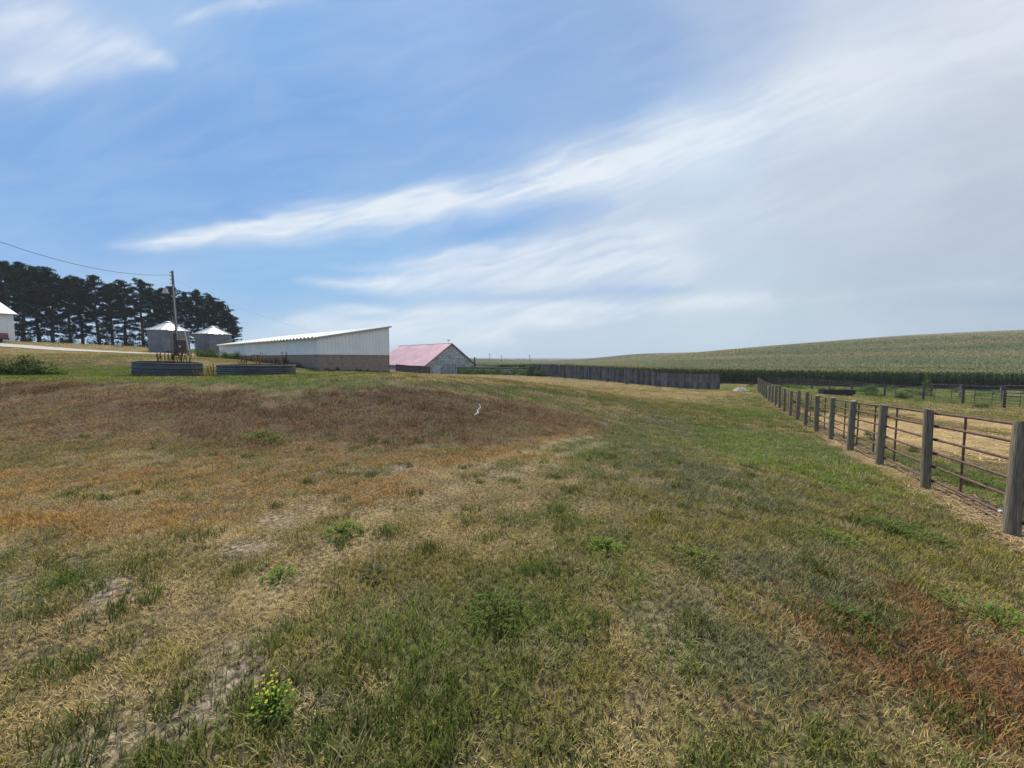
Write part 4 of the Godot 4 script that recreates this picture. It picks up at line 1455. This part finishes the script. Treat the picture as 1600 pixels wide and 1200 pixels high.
func corn_clump(sd: int) -> ArrayMesh:
	# the tops of a few neighbouring plants, for the field behind its edge
	var r := RandomNumberGenerator.new()
	r.seed = sd
	var mb := MB.new()
	for p in 5:
		var at := Vector3(r.randf_range(-.6, .6), r.randf_range(-.12, .12), r.randf_range(-.6, .6))
		for k in 5:
			var a := r.randf() * TAU
			var t := r.randf_range(.75, 1.3)
			mb.col = Color(.138 * t, .186 * t, .068 * t)
			mb.blade(at + Vector3(0, r.randf_range(-.35, .0), 0), Vector3(cos(a), .55, sin(a)).normalized(), Vector3(cos(a) * .5, -.5, sin(a) * .5), r.randf_range(.5, .8), .14, 3)
		mb.col = Color(.46, .38, .22)
		for k in 4:
			var q := r.randf() * TAU
			mb.blade(at, Vector3(cos(q) * .6, 1, sin(q) * .6).normalized(), Vector3(cos(q), .1, sin(q)) * .4, r.randf_range(.28, .42), .06, 1)
	return mb.mesh()

func build_corn() -> void:
	var field := thing("corn_field", "tall green corn field with pale tassels climbing the far hill", "corn field", on_ground(45, 58))
	field.set_meta("kind", "stuff")
	var o := field.position
	var leafm := leafy("corn_leaves", Color(1, 1, 1), .3)
	var r := RandomNumberGenerator.new()
	r.seed = 31
	var whole := []
	var bufs := []
	for k in 4:
		whole.append(corn_plant(500 + k, k > 1))
		bufs.append(PackedFloat32Array())
	# the first rows, plant by plant; rows run along the edge
	for row in 26:
		var x := -4.0
		while x < 112:
			var xx := x + r.randf_range(-.06, .06)
			var d := corn_edge(xx) + row * .78 + r.randf_range(-.07, .07)
			var k := r.randi() % 2 + (0 if row < 5 else 2)
			var t := r.randf_range(.8, 1.2) 
			put(bufs[k], on_ground(xx, d, 0) - o, r.randf() * TAU, 1.0, r.randf_range(.93, 1.08), Color(t, t, t), Vector3(r.randf_range(-.05, .05), 1, r.randf_range(-.05, .05)))
			x += .16 if row < 5 else .25
	for k in 4:
		copies("plants", whole[k], leafm, bufs[k], "", "", field)
	# the rest of the field: clumps of tops over the hill
	var tops := [corn_clump(520), corn_clump(521), corn_clump(522)]
	var tb := [PackedFloat32Array(), PackedFloat32Array(), PackedFloat32Array()]
	var wn := FastNoiseLite.new()
	wn.seed = 6; wn.frequency = .018; wn.fractal_octaves = 4
	var d := 44.0
	while d < 470:
		var step := clampf(d * .0105, 1.0, 2.7)
		var x := maxf(-60.0, -.14 * d - 6)
		while x < minf(1.52 * d + 12, 520):
			var xx := x + r.randf_range(-.5, .5) * step
			var dd := d + r.randf_range(-.5, .5) * step
			var e := corn_edge(xx)
			if dd > e + 18:
				var f := wn.get_noise_2d(xx * .5, dd + xx * .25) * 1.6
				var t := clampf(1.0 + f * .16, .8, 1.2) * r.randf_range(.85, 1.15)
				var k := r.randi() % 3
				put(tb[k], on_ground(xx, dd, 2.15) - o, r.randf() * TAU, step * .85, clampf(step * .75, .9, 1.5), Color(t * (.98 + .2 * f), t, t))
			x += step
		d += step
	for k in 3:
		copies("plant_tops", tops[k], leafm, tb[k], "", "", field)
	# shaded leaf layer below the tops
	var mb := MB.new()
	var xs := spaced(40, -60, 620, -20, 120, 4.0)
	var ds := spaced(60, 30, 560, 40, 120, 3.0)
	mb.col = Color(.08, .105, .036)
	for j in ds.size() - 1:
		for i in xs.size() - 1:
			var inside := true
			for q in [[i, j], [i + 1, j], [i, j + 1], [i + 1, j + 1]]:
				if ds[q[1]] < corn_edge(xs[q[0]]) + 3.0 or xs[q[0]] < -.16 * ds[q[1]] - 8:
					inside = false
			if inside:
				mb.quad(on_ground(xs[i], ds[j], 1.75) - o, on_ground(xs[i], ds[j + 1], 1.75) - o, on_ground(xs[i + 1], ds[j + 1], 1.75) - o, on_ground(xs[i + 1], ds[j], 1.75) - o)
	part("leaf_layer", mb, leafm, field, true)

# ------------------------------------------------------------------ stock tanks and their dead weeds
func build_tanks() -> void:
	var galv := mat("tank_steel", Color(.095, .108, .128), .6, .1, grain(.018, .8, 1, 256, 1, 110, 4), .7)
	var soil := mat("tank_soil", Color(.10, .075, .05), .95, 0, grain(.05, .5, 1, 256, 1, 111), 1.5)
	for t in 2:
		var at := on_ground([-14.73, -10.83][t], [16.5, 16.4][t], -.03)
		var rad: float = [1.14, 1.40][t]
		var high: float = [.70, .60][t]
		var root := thing("stock_tank", ["round galvanised stock tank with smooth side, red-brown dead weeds inside", "wide dented galvanised stock tank with ringed side and dead weeds"][t], "stock tank", at, "stock tanks on the bank")
		root.rotation.z = [-.05, -.015][t]
		var mb := MB.new()
		var prof := []
		if t == 0:
			prof = [Vector2(rad, -.1), Vector2(rad, high - .26), Vector2(rad + .03, high - .23), Vector2(rad + .03, high - .19), Vector2(rad, high - .16), Vector2(rad, high - .05)]
		else:
			prof = [Vector2(rad, -.1)]
			var k := 0
			while k < 6:
				var y := .10 + k * .085
				prof.append_array([Vector2(rad, y), Vector2(rad + .014, y + .03), Vector2(rad + .014, y + .045), Vector2(rad, y + .075)])
				k += 1
		prof.append(Vector2(rad, high - .015))
		mb.lathe(Vector3.ZERO, prof, 56)
		if t == 0:
			# fine upright flutes round the lower side
			for k in 72:
				var a := TAU * k / 72
				mb.box(Vector3(cos(a) * (rad + .002), (high - .3) / 2, sin(a) * (rad + .002)), Vector3(.014, high - .34, .03), Basis(Vector3.UP, -a))
		else:
			# the dent: push part of the side inwards
			for i in mb.v.size():
				var p := mb.v[i]
				var q := Vector2(atan2(p.z, p.x) - 1.15, (p.y - .24) / .3)
				var w := exp(-q.x * q.x * 14.0 - q.y * q.y * 2.2) * .11
				mb.v[i] = p * Vector3(1 - w, 1, 1 - w)
		part("wall", mb, galv, root)
		mb = MB.new()
		var ring := []
		var rr := []
		for k in 57:
			var a := TAU * k / 56
			ring.append(Vector3(cos(a) * rad, high, sin(a) * rad)); rr.append(.024)
		mb.tube(ring, rr, 6, false)
		part("rim", mb, galv, root)
		mb = MB.new()
		mb.lathe(Vector3.ZERO, [Vector2(0, high - .12), Vector2(rad - .01, high - .14)], 32)
		part("soil_fill", mb, soil, root)
	# dead docks and stalks standing in the tanks and beside them
	var rust := leafy("dead_dock", Color(.19, .075, .035), .3)
	var tan := leafy("dead_stalk", Color(.30, .19, .085), .3)
	var dark := leafy("dark_seed_head", Color(.045, .03, .022), .1)
	var r := RandomNumberGenerator.new()
	r.seed = 71
	var kinds := []
	for k in 4:
		kinds.append(dock_mesh(600 + k, k > 1))
	var ys := .6
	var spots := [[-15.4, 16.9, .55, 0, 0], [-15.0, 16.4, .6, 0, 1], [-14.7, 16.6, .7, 0, 0], [-14.5, 17.0, .62, 0, 1], [-14.25, 16.5, .55, 0, 0], [-15.2, 17.2, .5, 1, 2],
		[-14.1, 16.1, .62, 2, 1], [-13.95, 16.7, .45, 2, 0], [-14.35, 16.2, .38, 2, 2],
		[-11.6, 16.6, .6, 1, 2], [-11.25, 16.3, .5, 0, 0], [-10.9, 16.8, .65, 1, 3], [-10.7, 16.2, .7, 1, 2], [-10.3, 16.6, .55, 0, 1], [-10.0, 16.4, .5, 1, 3], [-11.4, 17.1, .6, 1, 3], [-9.9, 16.9, .7, 0, 0]]
	for s in spots:
		var right: bool = s[0] > -12.5
		var lab := "red-brown dead dock stalk standing in the smooth-sided stock tank"
		if s[3] == 1:
			lab = "tan dead weed stalk standing in the %s stock tank" % ("ringed" if right else "smooth-sided")
		elif s[3] == 2:
			lab = "blackish seed stalk standing at the edge of the smooth-sided stock tank"
		elif right:
			lab = "red-brown dead dock stalk standing in the ringed stock tank"
		var o := MeshInstance3D.new()
		o.mesh = kinds[s[4]]
		o.material_override = [rust, tan, dark][s[3]]
		o.name = numbered("dead_weed")
		add_child(o)
		o.position = on_ground(s[0], s[1], .47 if right else .55)
		o.rotation.y = r.randf() * TAU
		o.scale = Vector3(1.2, s[2] * 1.05, 1.2)
		o.set_meta("label", lab); o.set_meta("category", "weed"); o.set_meta("group", "dead weeds in the stock tanks")
	for s in [[-13.2, 16.1, .7, 1, 2], [-12.9, 16.4, .75, 0, 0], [-12.6, 16.2, .6, 1, 3], [-12.75, 15.9, .45, 1, 2], [-9.3, 16.1, .55, 1, 3]]:
		var o := MeshInstance3D.new()
		o.mesh = kinds[s[4]]
		o.material_override = [rust, tan, dark][s[3]]
		o.name = numbered("dead_weed")
		add_child(o)
		o.position = on_ground(s[0], s[1], -.02)
		o.rotation.y = r.randf() * TAU
		o.scale = Vector3(1.1, s[2], 1.1)
		o.set_meta("label", "dead weed stalk rooted in the ground beside the stock tanks"); o.set_meta("category", "weed"); o.set_meta("group", "dead weeds beside the stock tanks")

func dock_mesh(sd: int, thin: bool) -> ArrayMesh:
	var r := RandomNumberGenerator.new()
	r.seed = sd
	var mb := MB.new()
	for s in (4 if thin else 3):
		var base := Vector3(r.randf_range(-.12, .12), 0, r.randf_range(-.12, .12))
		var top := base + Vector3(r.randf_range(-.12, .12), r.randf_range(.7, 1.0), r.randf_range(-.12, .12))
		mb.col = Color(.8, .8, .8)
		mb.tube([base, top], [.010, .005], 4, false)
		for k in (14 if thin else 46):
			var f := r.randf_range(.35 if thin else .42, 1.0)
			var a := r.randf() * TAU
			var t := r.randf_range(.7, 1.35)
			mb.col = Color(t, t, t)
			mb.leaf(base.lerp(top, f), Vector3(cos(a), r.randf_range(.2, 1.2), sin(a)).normalized(), r.randf_range(.04, .09) * (1.5 if thin else 1.0), .02 if thin else .045)
	return mb.mesh()

# ------------------------------------------------------------------ odd things on the grass
func build_small_things() -> void:
	# white crooked stick on the bank
	var mb := MB.new()
	var pts := [Vector3(.06, .30, -.12), Vector3(.10, .22, -.06), Vector3(.02, .14, 0), Vector3(.05, .09, .05), Vector3(-.05, .04, .13)]
	mb.tube(pts, [.010, .014, .015, .016, .013], 6)
	single("white_stick", mb, mat("bone_white", Color(.75, .74, .7), .7), "white crooked stick standing up from the red-brown bank", "stick", on_ground(-.96, 10.4))
	# pale heap at the end of the pipe fence
	var hb := MB.new()
	var rows := 7
	var cols := 18
	var hn := FastNoiseLite.new()
	hn.frequency = 1.6
	var pt := func(i: int, k: int) -> Vector3:
		var f := float(i) / rows
		var a := TAU * (k % cols) / cols
		var rad := 1.15 * f * (1 + .25 * hn.get_noise_2d(cos(a) * 2, sin(a) * 2))
		return Vector3(cos(a) * rad * 1.2, .75 * (1 - f * f) * (1 + .35 * hn.get_noise_2d(cos(a) * f * 3 + 9, sin(a) * f * 3)) - .12, sin(a) * rad)
	for i in rows:
		for k in cols:
			hb.quad(pt.call(i, k), pt.call(i, k + 1), pt.call(i + 1, k + 1), pt.call(i + 1, k))
	single("spoil_heap", hb, mat("pale_earth", Color(.46, .41, .36), .95, 0, grain(.05, .6, 1, 256, 1, 120), 1.2), "pale grey heap of earth at the far end of the pipe fence", "heap", on_ground(23.2, 38.9)).scale = Vector3.ONE * .62
	var sb := MB.new()
	sb.lathe(Vector3.ZERO, [Vector2(0, .62), Vector2(.3, .56), Vector2(.5, .34), Vector2(.52, .1), Vector2(.45, -.1)], 12)
	for i in sb.v.size():
		sb.v[i] *= 1 + .18 * hn.get_noise_3dv(sb.v[i] * 1.4)
	single("pale_boulder", sb, mat("pale_stone", Color(.6, .58, .54), .9, 0, grain(.05, .7, 1, 256, 1, 121), 1.0), "pale boulder among green weeds before the guardrail fence", "boulder", on_ground(-.35, 74.6))

# a low leafy weed: many small leaves on short stems
func weed_mesh(sd: int, rad: float, high: float, n: int, leaf: float, flowers := 0) -> Array:
	var r := RandomNumberGenerator.new()
	r.seed = sd
	var mb := MB.new()
	for i in n:
		var a := r.randf() * TAU
		var q := sqrt(r.randf()) * rad
		var p := Vector3(cos(a) * q, r.randf() * high * (1.1 - .7 * q / rad), sin(a) * q)
		var t := r.randf_range(.7, 1.3)
		mb.col = Color(t, t, t * .9)
		var b := a + r.randf_range(-1.2, 1.2)
		mb.leaf(p, Vector3(cos(b), r.randf_range(.1, 1.1), sin(b)).normalized(), leaf * r.randf_range(.7, 1.4), leaf * r.randf_range(.3, .5))
	for i in n / 8:
		var a := r.randf() * TAU
		var q := r.randf() * rad * .7
		mb.col = Color(.9, .9, .7)
		mb.tube([Vector3(0, -.02, 0), Vector3(cos(a) * q, high * r.randf_range(.5, .95), sin(a) * q)], [.004, .002], 3, false)
	var fb := MB.new()
	for i in flowers:
		var a := r.randf() * TAU
		var q := sqrt(r.randf()) * rad
		var p := Vector3(cos(a) * q, high * r.randf_range(.55, 1.4), sin(a) * q)
		for k in 4:
			var b := TAU * k / 4 + a
			fb.leaf(p, Vector3(cos(b), .5, sin(b)).normalized(), .0085, .007, .1)
	return [mb.mesh(), fb.mesh() if flowers else null]

func build_weeds() -> void:
	var green := leafy("weed_green", Color(.105, .165, .032), .5)
	var deep := leafy("weed_deep_green", Color(.06, .10, .026), .4)
	var gray := leafy("weed_dark", Color(.055, .058, .03), .2)
	var r := RandomNumberGenerator.new()
	r.seed = 12
	# yellow-flowered plant in the near grass
	var y := weed_mesh(700, .085, .13, 240, .026, 30)
	var yp := thing("flowering_plant", "small plant with bright yellow flowers in the green grass", "flower", on_ground(-1.08, 1.64))
	part_mesh("foliage", y[0], green, yp)
	part_mesh("flowers", y[1], leafy("yellow_petals", Color(.33, .31, .035), .4), yp)
	var list := [[-1.61, 3.55, .17, .10, 240, .04, green, "bright green weed clump on bare pale soil beside the wheel track"], [-1.74, 2.78, .12, .08, 120, .035, green, "small green weed tuft in the dry straw-coloured grass"],
		[.81, 3.2, .15, .10, 170, .04, green, "spreading green weed in the olive turf, grass around it greener"], [-1.04, 2.78, .07, .025, 26, .085, gray, "flat dark rosette weed with long narrow leaves on dry turf"],
		[4.05, 3.95, .42, .10, 520, .05, deep, "wide dark green weed mat near the first fence posts"], [2.17, 2.38, .12, .07, 130, .04, deep, "small dark green weed in the brown turf"],
		[3.2, 2.42, .30, .07, 260, .04, green, "low green weed mat in the rust-brown turf"], [-5.22, 7.95, .35, .16, 220, .06, green, "lime green weed patch on the red-brown bank"],
		[-4.8, 7.7, .25, .12, 120, .06, green, "smaller lime green weed beside the patch on the bank"], [3.09, 3.62, .22, .07, 180, .04, green, "low green weed patch beside the dark green weed mat"],
		[-.1, 2.35, .2, .10, 200, .04, deep, "dark leafy weed in the middle of the green near grass"], [1.5, 3.1, .2, .06, 130, .04, green, "low yellow-green weed in grey-green turf"]]
	for k in list.size():
		var a: Array = list[k]
		var me: Array = weed_mesh(710 + k, a[2], a[3], a[4], a[5])
		var o := MeshInstance3D.new()
		o.mesh = me[0]
		o.material_override = a[6]
		o.name = numbered("weed")
		add_child(o)
		o.position = on_ground(a[0], a[1])
		o.set_meta("label", a[7]); o.set_meta("category", "weed")
	# bushes and tall weeds further off
	var b := [bush_mesh(740, .9, .8, 620, .13), bush_mesh(741, .7, 1.0, 620, .13), bush_mesh(742, 1.0, .6, 620, .12)]
	var bush := func(x: float, d: float, s: float, hs: float, k: int, m: Material, lab: String, grp: String) -> void:
		var o := thing("weed_bush", lab, "bush", on_ground(x, d, -.04), grp)
		part_mesh("foliage", b[k], m, o)
		o.rotation.y = r.randf() * TAU
		o.scale = Vector3(s, s * hs, s)
	for k in 9:
		bush.call(-24.4 + k * .46, 17.6 + r.randf_range(-.5, .5), r.randf_range(.75, 1.15) * (1.0 if k < 6 else .65), .9, k % 3, deep, "dark green leafy bush growing on the bank edge left of the tanks", "dark bushes on the bank edge")
	for k in 11:
		bush.call(-34.6 + k * .55, 42.2 - k * .12 + r.randf_range(-.4, .4), r.randf_range(.7, 1.15), 1.0, k % 3, green, "green weed clump between the utility pole and the lean-to shed", "weeds by the pole")
	for k in 16:
		var t := k / 15.0
		bush.call(lerpf(-9.2, 5.2, t), lerpf(77.0, 69.6, t) + r.randf_range(-.6, .6), r.randf_range(1.2, 2.0), 1.0, k % 3, green, "green weed clump along the foot of the guardrail fence", "weeds along the guardrail fence")
	for q in [[-10.5, 84.2, 2.1], [-11.4, 84.4, 1.4]]:
		bush.call(q[0], q[1], 1.0, q[2], 1, deep, "upright dark green weed before the barn gable", "upright weeds before the barn")
	for k in 9:
		var t := k / 8.0
		bush.call(lerpf(9.0, 25.0, t) + r.randf_range(-.8, .2), lerpf(64.6, 50.3, t) + r.randf_range(-.4, .1), r.randf_range(.25, .5), .8, k % 3, deep, "small dark weed at the foot of the plank windbreak", "weeds at the windbreak")
	for k in 14:
		var t := r.randf()
		bush.call(lerpf(-16.0, -27.5, t), lerpf(30.0, 39.6, t) + r.randf_range(-.5, -.1), r.randf_range(.35, .8), 1.0, k % 3, gray, "dark weed growing against the concrete base of the lean-to shed", "weeds against the shed wall")
	for k in 7:
		bush.call(lerpf(-14.6, -11.4, k / 6.0) + .3, lerpf(29.9, 34.0, k / 6.0) - .2, r.randf_range(.2, .4), .9, k % 3, gray, "dark weed at the foot of the shed's side wall", "weeds at the shed's side wall")
	# weeds in the pen and along its fences
	for k in 26:
		var d := r.randf_range(4.0, 30)
		var x := 5.6 + .555 * (d - 4.2) + r.randf_range(.55, 2.2) + d * .03
		bush.call(x, d, r.randf_range(.22, .5), .7, k % 3, deep, "low green weed growing inside the pen along the pipe fence", "weeds inside the pipe fence")
	for k in 22:
		var d := r.randf_range(29.0, 54)
		bush.call(38.4 + r.randf_range(-4.5, 1.2) * (d / 40), d, r.randf_range(.4, .95), .75, k % 3, deep, "green weed clump by the far fence of the pen", "weeds by the pen's far fence")
	for k in 16:
		bush.call(r.randf_range(34, 62), r.randf_range(42, 48), r.randf_range(.7, 1.2), .8, k % 3, green, "green weed clump between the pen and the corn", "weeds before the corn")
	bush.call(45.0, 41.8, .9, 2.2, 1, green, "tall pale weed beside the short grey rail fence", "")

# ------------------------------------------------------------------ grass
func tuft_mesh(sd: int, n: int, rad: float, hi: float, flat: float, width: float, segs: int) -> ArrayMesh:
	var r := RandomNumberGenerator.new()
	r.seed = sd
	var mb := MB.new()
	for i in n:
		var a := r.randf() * TAU
		var q := sqrt(r.randf()) * rad
		var b := r.randf() * TAU
		var lean := r.randf_range(.1, flat)
		var dir := Vector3(cos(b) * lean, 1.0, sin(b) * lean).normalized()
		var t := r.randf_range(.5, 1.4)
		mb.col = Color(t, t * r.randf_range(.93, 1.05), t * r.randf_range(.8, 1.1))
		mb.blade(Vector3(cos(a) * q, -.008, sin(a) * q), dir, Vector3(cos(b), -.3, sin(b)) * .5, hi * r.randf_range(.45, 1.25), width * r.randf_range(.7, 1.3), segs)
	return mb.mesh()

func build_grass() -> void:
	var gm := leafy("grass_blades", Color(1, 1, 1), .5)
	var r := rng
	# kinds of tuft: lying thatch, short, medium, long, coarse for the distance
	var shapes := [tuft_mesh(800, 54, .12, .062, 2.6, .0034, 2), tuft_mesh(801, 40, .10, .07, 1.3, .0042, 2), tuft_mesh(802, 40, .10, .07, .9, .0045, 2), tuft_mesh(803, 34, .075, .07, .7, .0040, 3), tuft_mesh(804, 60, .24, .085, 1.4, .011, 2), tuft_mesh(805, 60, .24, .085, 1.0, .012, 2)]
	var bufs := []
	for k in 6:
		bufs.append(PackedFloat32Array())
	# [near, far, cell, size]
	for ring in [[.1, 4.0, .075, 1.0], [4.0, 7.5, .105, 1.1], [7.5, 13.0, .15, 1.25], [13.0, 24.0, .26, 1.0], [24.0, 42.0, .46, 1.5], [42.0, 76.0, .95, 2.4]]:
		var cell: float = ring[2]
		var d: float = ring[0]
		while d < ring[1]:
			var x := -(1.42 * d + 3.4)
			var end := 1.42 * d + 3.4
			while x < end:
				var xx := x + r.randf() * cell
				var dd := d + r.randf() * cell
				x += cell
				if dd > corn_edge(xx) - .4:
					continue
				if xx < -34 and dd > 41.6 and dd < 45.4:
					continue
				var w := cover_at(xx, dd)
				var kind := cover_pick(w)
				if kind == 7 and r.randf() < .72:
					continue
				var c: Color = COVER[kind][0]
				c = c.lerp(cover_mean(w), .18)
				var t := r.randf_range(.75, 1.25)
				c = Color(c.r * t, c.g * t, c.b * t)
				# some blades of every patch have died back, some stay green
				var p := r.randf()
				if p < .15:
					c = c.lerp(Color(.36, .29, .17), .7)
				elif p < .23:
					c = c.lerp(Color(.09, .13, .035), .6)
				var h: float = COVER[kind][1] * r.randf_range(.7, 1.3)
				var k := 0
				if ring[0] < 12.0:
					k = 3 if kind == 8 and r.randf() < .75 else (0 if kind in [0, 7, 9, 11, 12] else (2 if r.randf() < .5 else 1))
					if r.randf() < .22:
						k = 0
					var s: float = h / .07
					put(bufs[k], on_ground(xx, dd), r.randf() * TAU, ring[3] * lerpf(1.0, s, .6), s, c, ground_n(xx, dd))
				else:
					k = 4 if r.randf() < .6 else 5
					put(bufs[k], on_ground(xx, dd), r.randf() * TAU, ring[3], h / .07 * lerpf(1.0, 1.4, (ring[3] - 1.0) / 1.4), c, ground_n(xx, dd))
			d += cell
	# taller dark clumps left by the mower
	for i in 260:
		var d := .9 + pow(r.randf(), 1.5) * 7.0
		var x := r.randf_range(-1.35, 1.35) * d
		var w := cover_at(x, d)
		var s := r.randf_range(.9, 1.7)
		if w[2] + w[1] + w[9] < .4 and ground_y(x, d) < .15:
			var t := r.randf_range(.75, 1.2)
			for q in 3:
				put(bufs[3], on_ground(x + r.randfn() * .05, d + r.randfn() * .05), r.randf() * TAU, s * .8, s * 1.0, Color(.115 * t, .142 * t, .036 * t), Vector3.UP)
	# longer grass left standing round the tanks
	for t in [[-14.73, 16.5, 1.2], [-10.83, 16.4, 1.46]]:
		for i in 320:
			var a := r.randf() * TAU
			var q: float = t[2] + absf(r.randfn()) * .22
			var x: float = t[0] + cos(a) * q
			var d: float = t[1] + sin(a) * q
			var k := r.randf_range(.75, 1.2)
			put(bufs[5], on_ground(x, d), r.randf() * TAU, .55, r.randf_range(1.3, 2.6), Color(.15 * k, .22 * k, .04 * k))
	var field := thing("grass", "mown patchy grass, straw, red-brown and green, over the whole yard", "grass")
	field.set_meta("kind", "stuff")
	for k in 6:
		copies("blades", shapes[k], gm, bufs[k], "", "", field)
	# clover heads: white specks in the green strip by the fence
	var cm := MB.new()
	for k in 7:
		var a := TAU * k / 7
		cm.leaf(Vector3(0, .07, 0), Vector3(cos(a), .9, sin(a)).normalized(), .016, .012, .2)
	cm.tube([Vector3.ZERO, Vector3(0, .075, 0)], [.0015, .0015], 3, false)
	var cb := PackedFloat32Array()
	for i in 700:
		var d := r.randf_range(4.5, 24)
		var x := 5.6 + .555 * (d - 4.2) - absf(r.randfn()) * 1.6 - .4
		if n_warp.get_noise_2d(x * 2, d * 2) > -.05:
			put(cb, on_ground(x, d), r.randf() * TAU, .75, .7, Color(1, 1, 1))
	copies("clover_heads", cm.mesh(), leafy("clover_white", Color(.62, .60, .55), .3), cb, "tiny white clover heads in the green strip along the pipe fence", "clover")
	# straw litter: along the sprayed fence strip and over the pen
	var sm := MB.new()
	var q := RandomNumberGenerator.new()
	q.seed = 2
	for k in 26:
		var a := q.randf() * TAU
		var p := Vector3(q.randfn() * .11, q.randf_range(.005, .04), q.randfn() * .11)
		var t := q.randf_range(.7, 1.3)
		sm.col = Color(t, t, t)
		var l := q.randf_range(.06, .17)
		var dir := Vector3(cos(a), q.randf_range(-.08, .12), sin(a)) * l
		var s := Vector3(-sin(a), 0, cos(a)) * .0035
		sm.quad(p - s, p + s, p + dir + s, p + dir - s)
	var lb := PackedFloat32Array()
	for i in 1000:
		var d := r.randf_range(2.6, 12.0) if i % 2 == 0 else r.randf_range(2.6, 38)
		var x := 5.6 + .555 * (d - 4.2) + r.randfn() * .13 + .16
		var t := r.randf_range(.4, 1.3)
		put(lb, on_ground(x, d, .005), r.randf() * TAU, 1.0, 1.0, Color(.38 * t, .275 * t, .155 * t))
	for i in 26000:
		var d := r.randf_range(5.0, 30.0)
		var x := 5.6 + .555 * (d - 4.2) + 1.0 + r.randf() * 22.0
		var w := cover_at(x, d)
		if w[11] > .5 + r.randf() * .5:
			var t := r.randf_range(.45, 1.25)
			var k := r.randf_range(1.2, 2.8)
			put(lb, on_ground(x, d, .005), r.randf() * TAU, k, 1.0, Color(.52 * t, .38 * t, .19 * t))
	copies("straw_litter", sm.mesh(), leafy("straw", Color(1, 1, 1), .3), lb, "loose straw strewn under the pipe fence and over the pen", "straw")
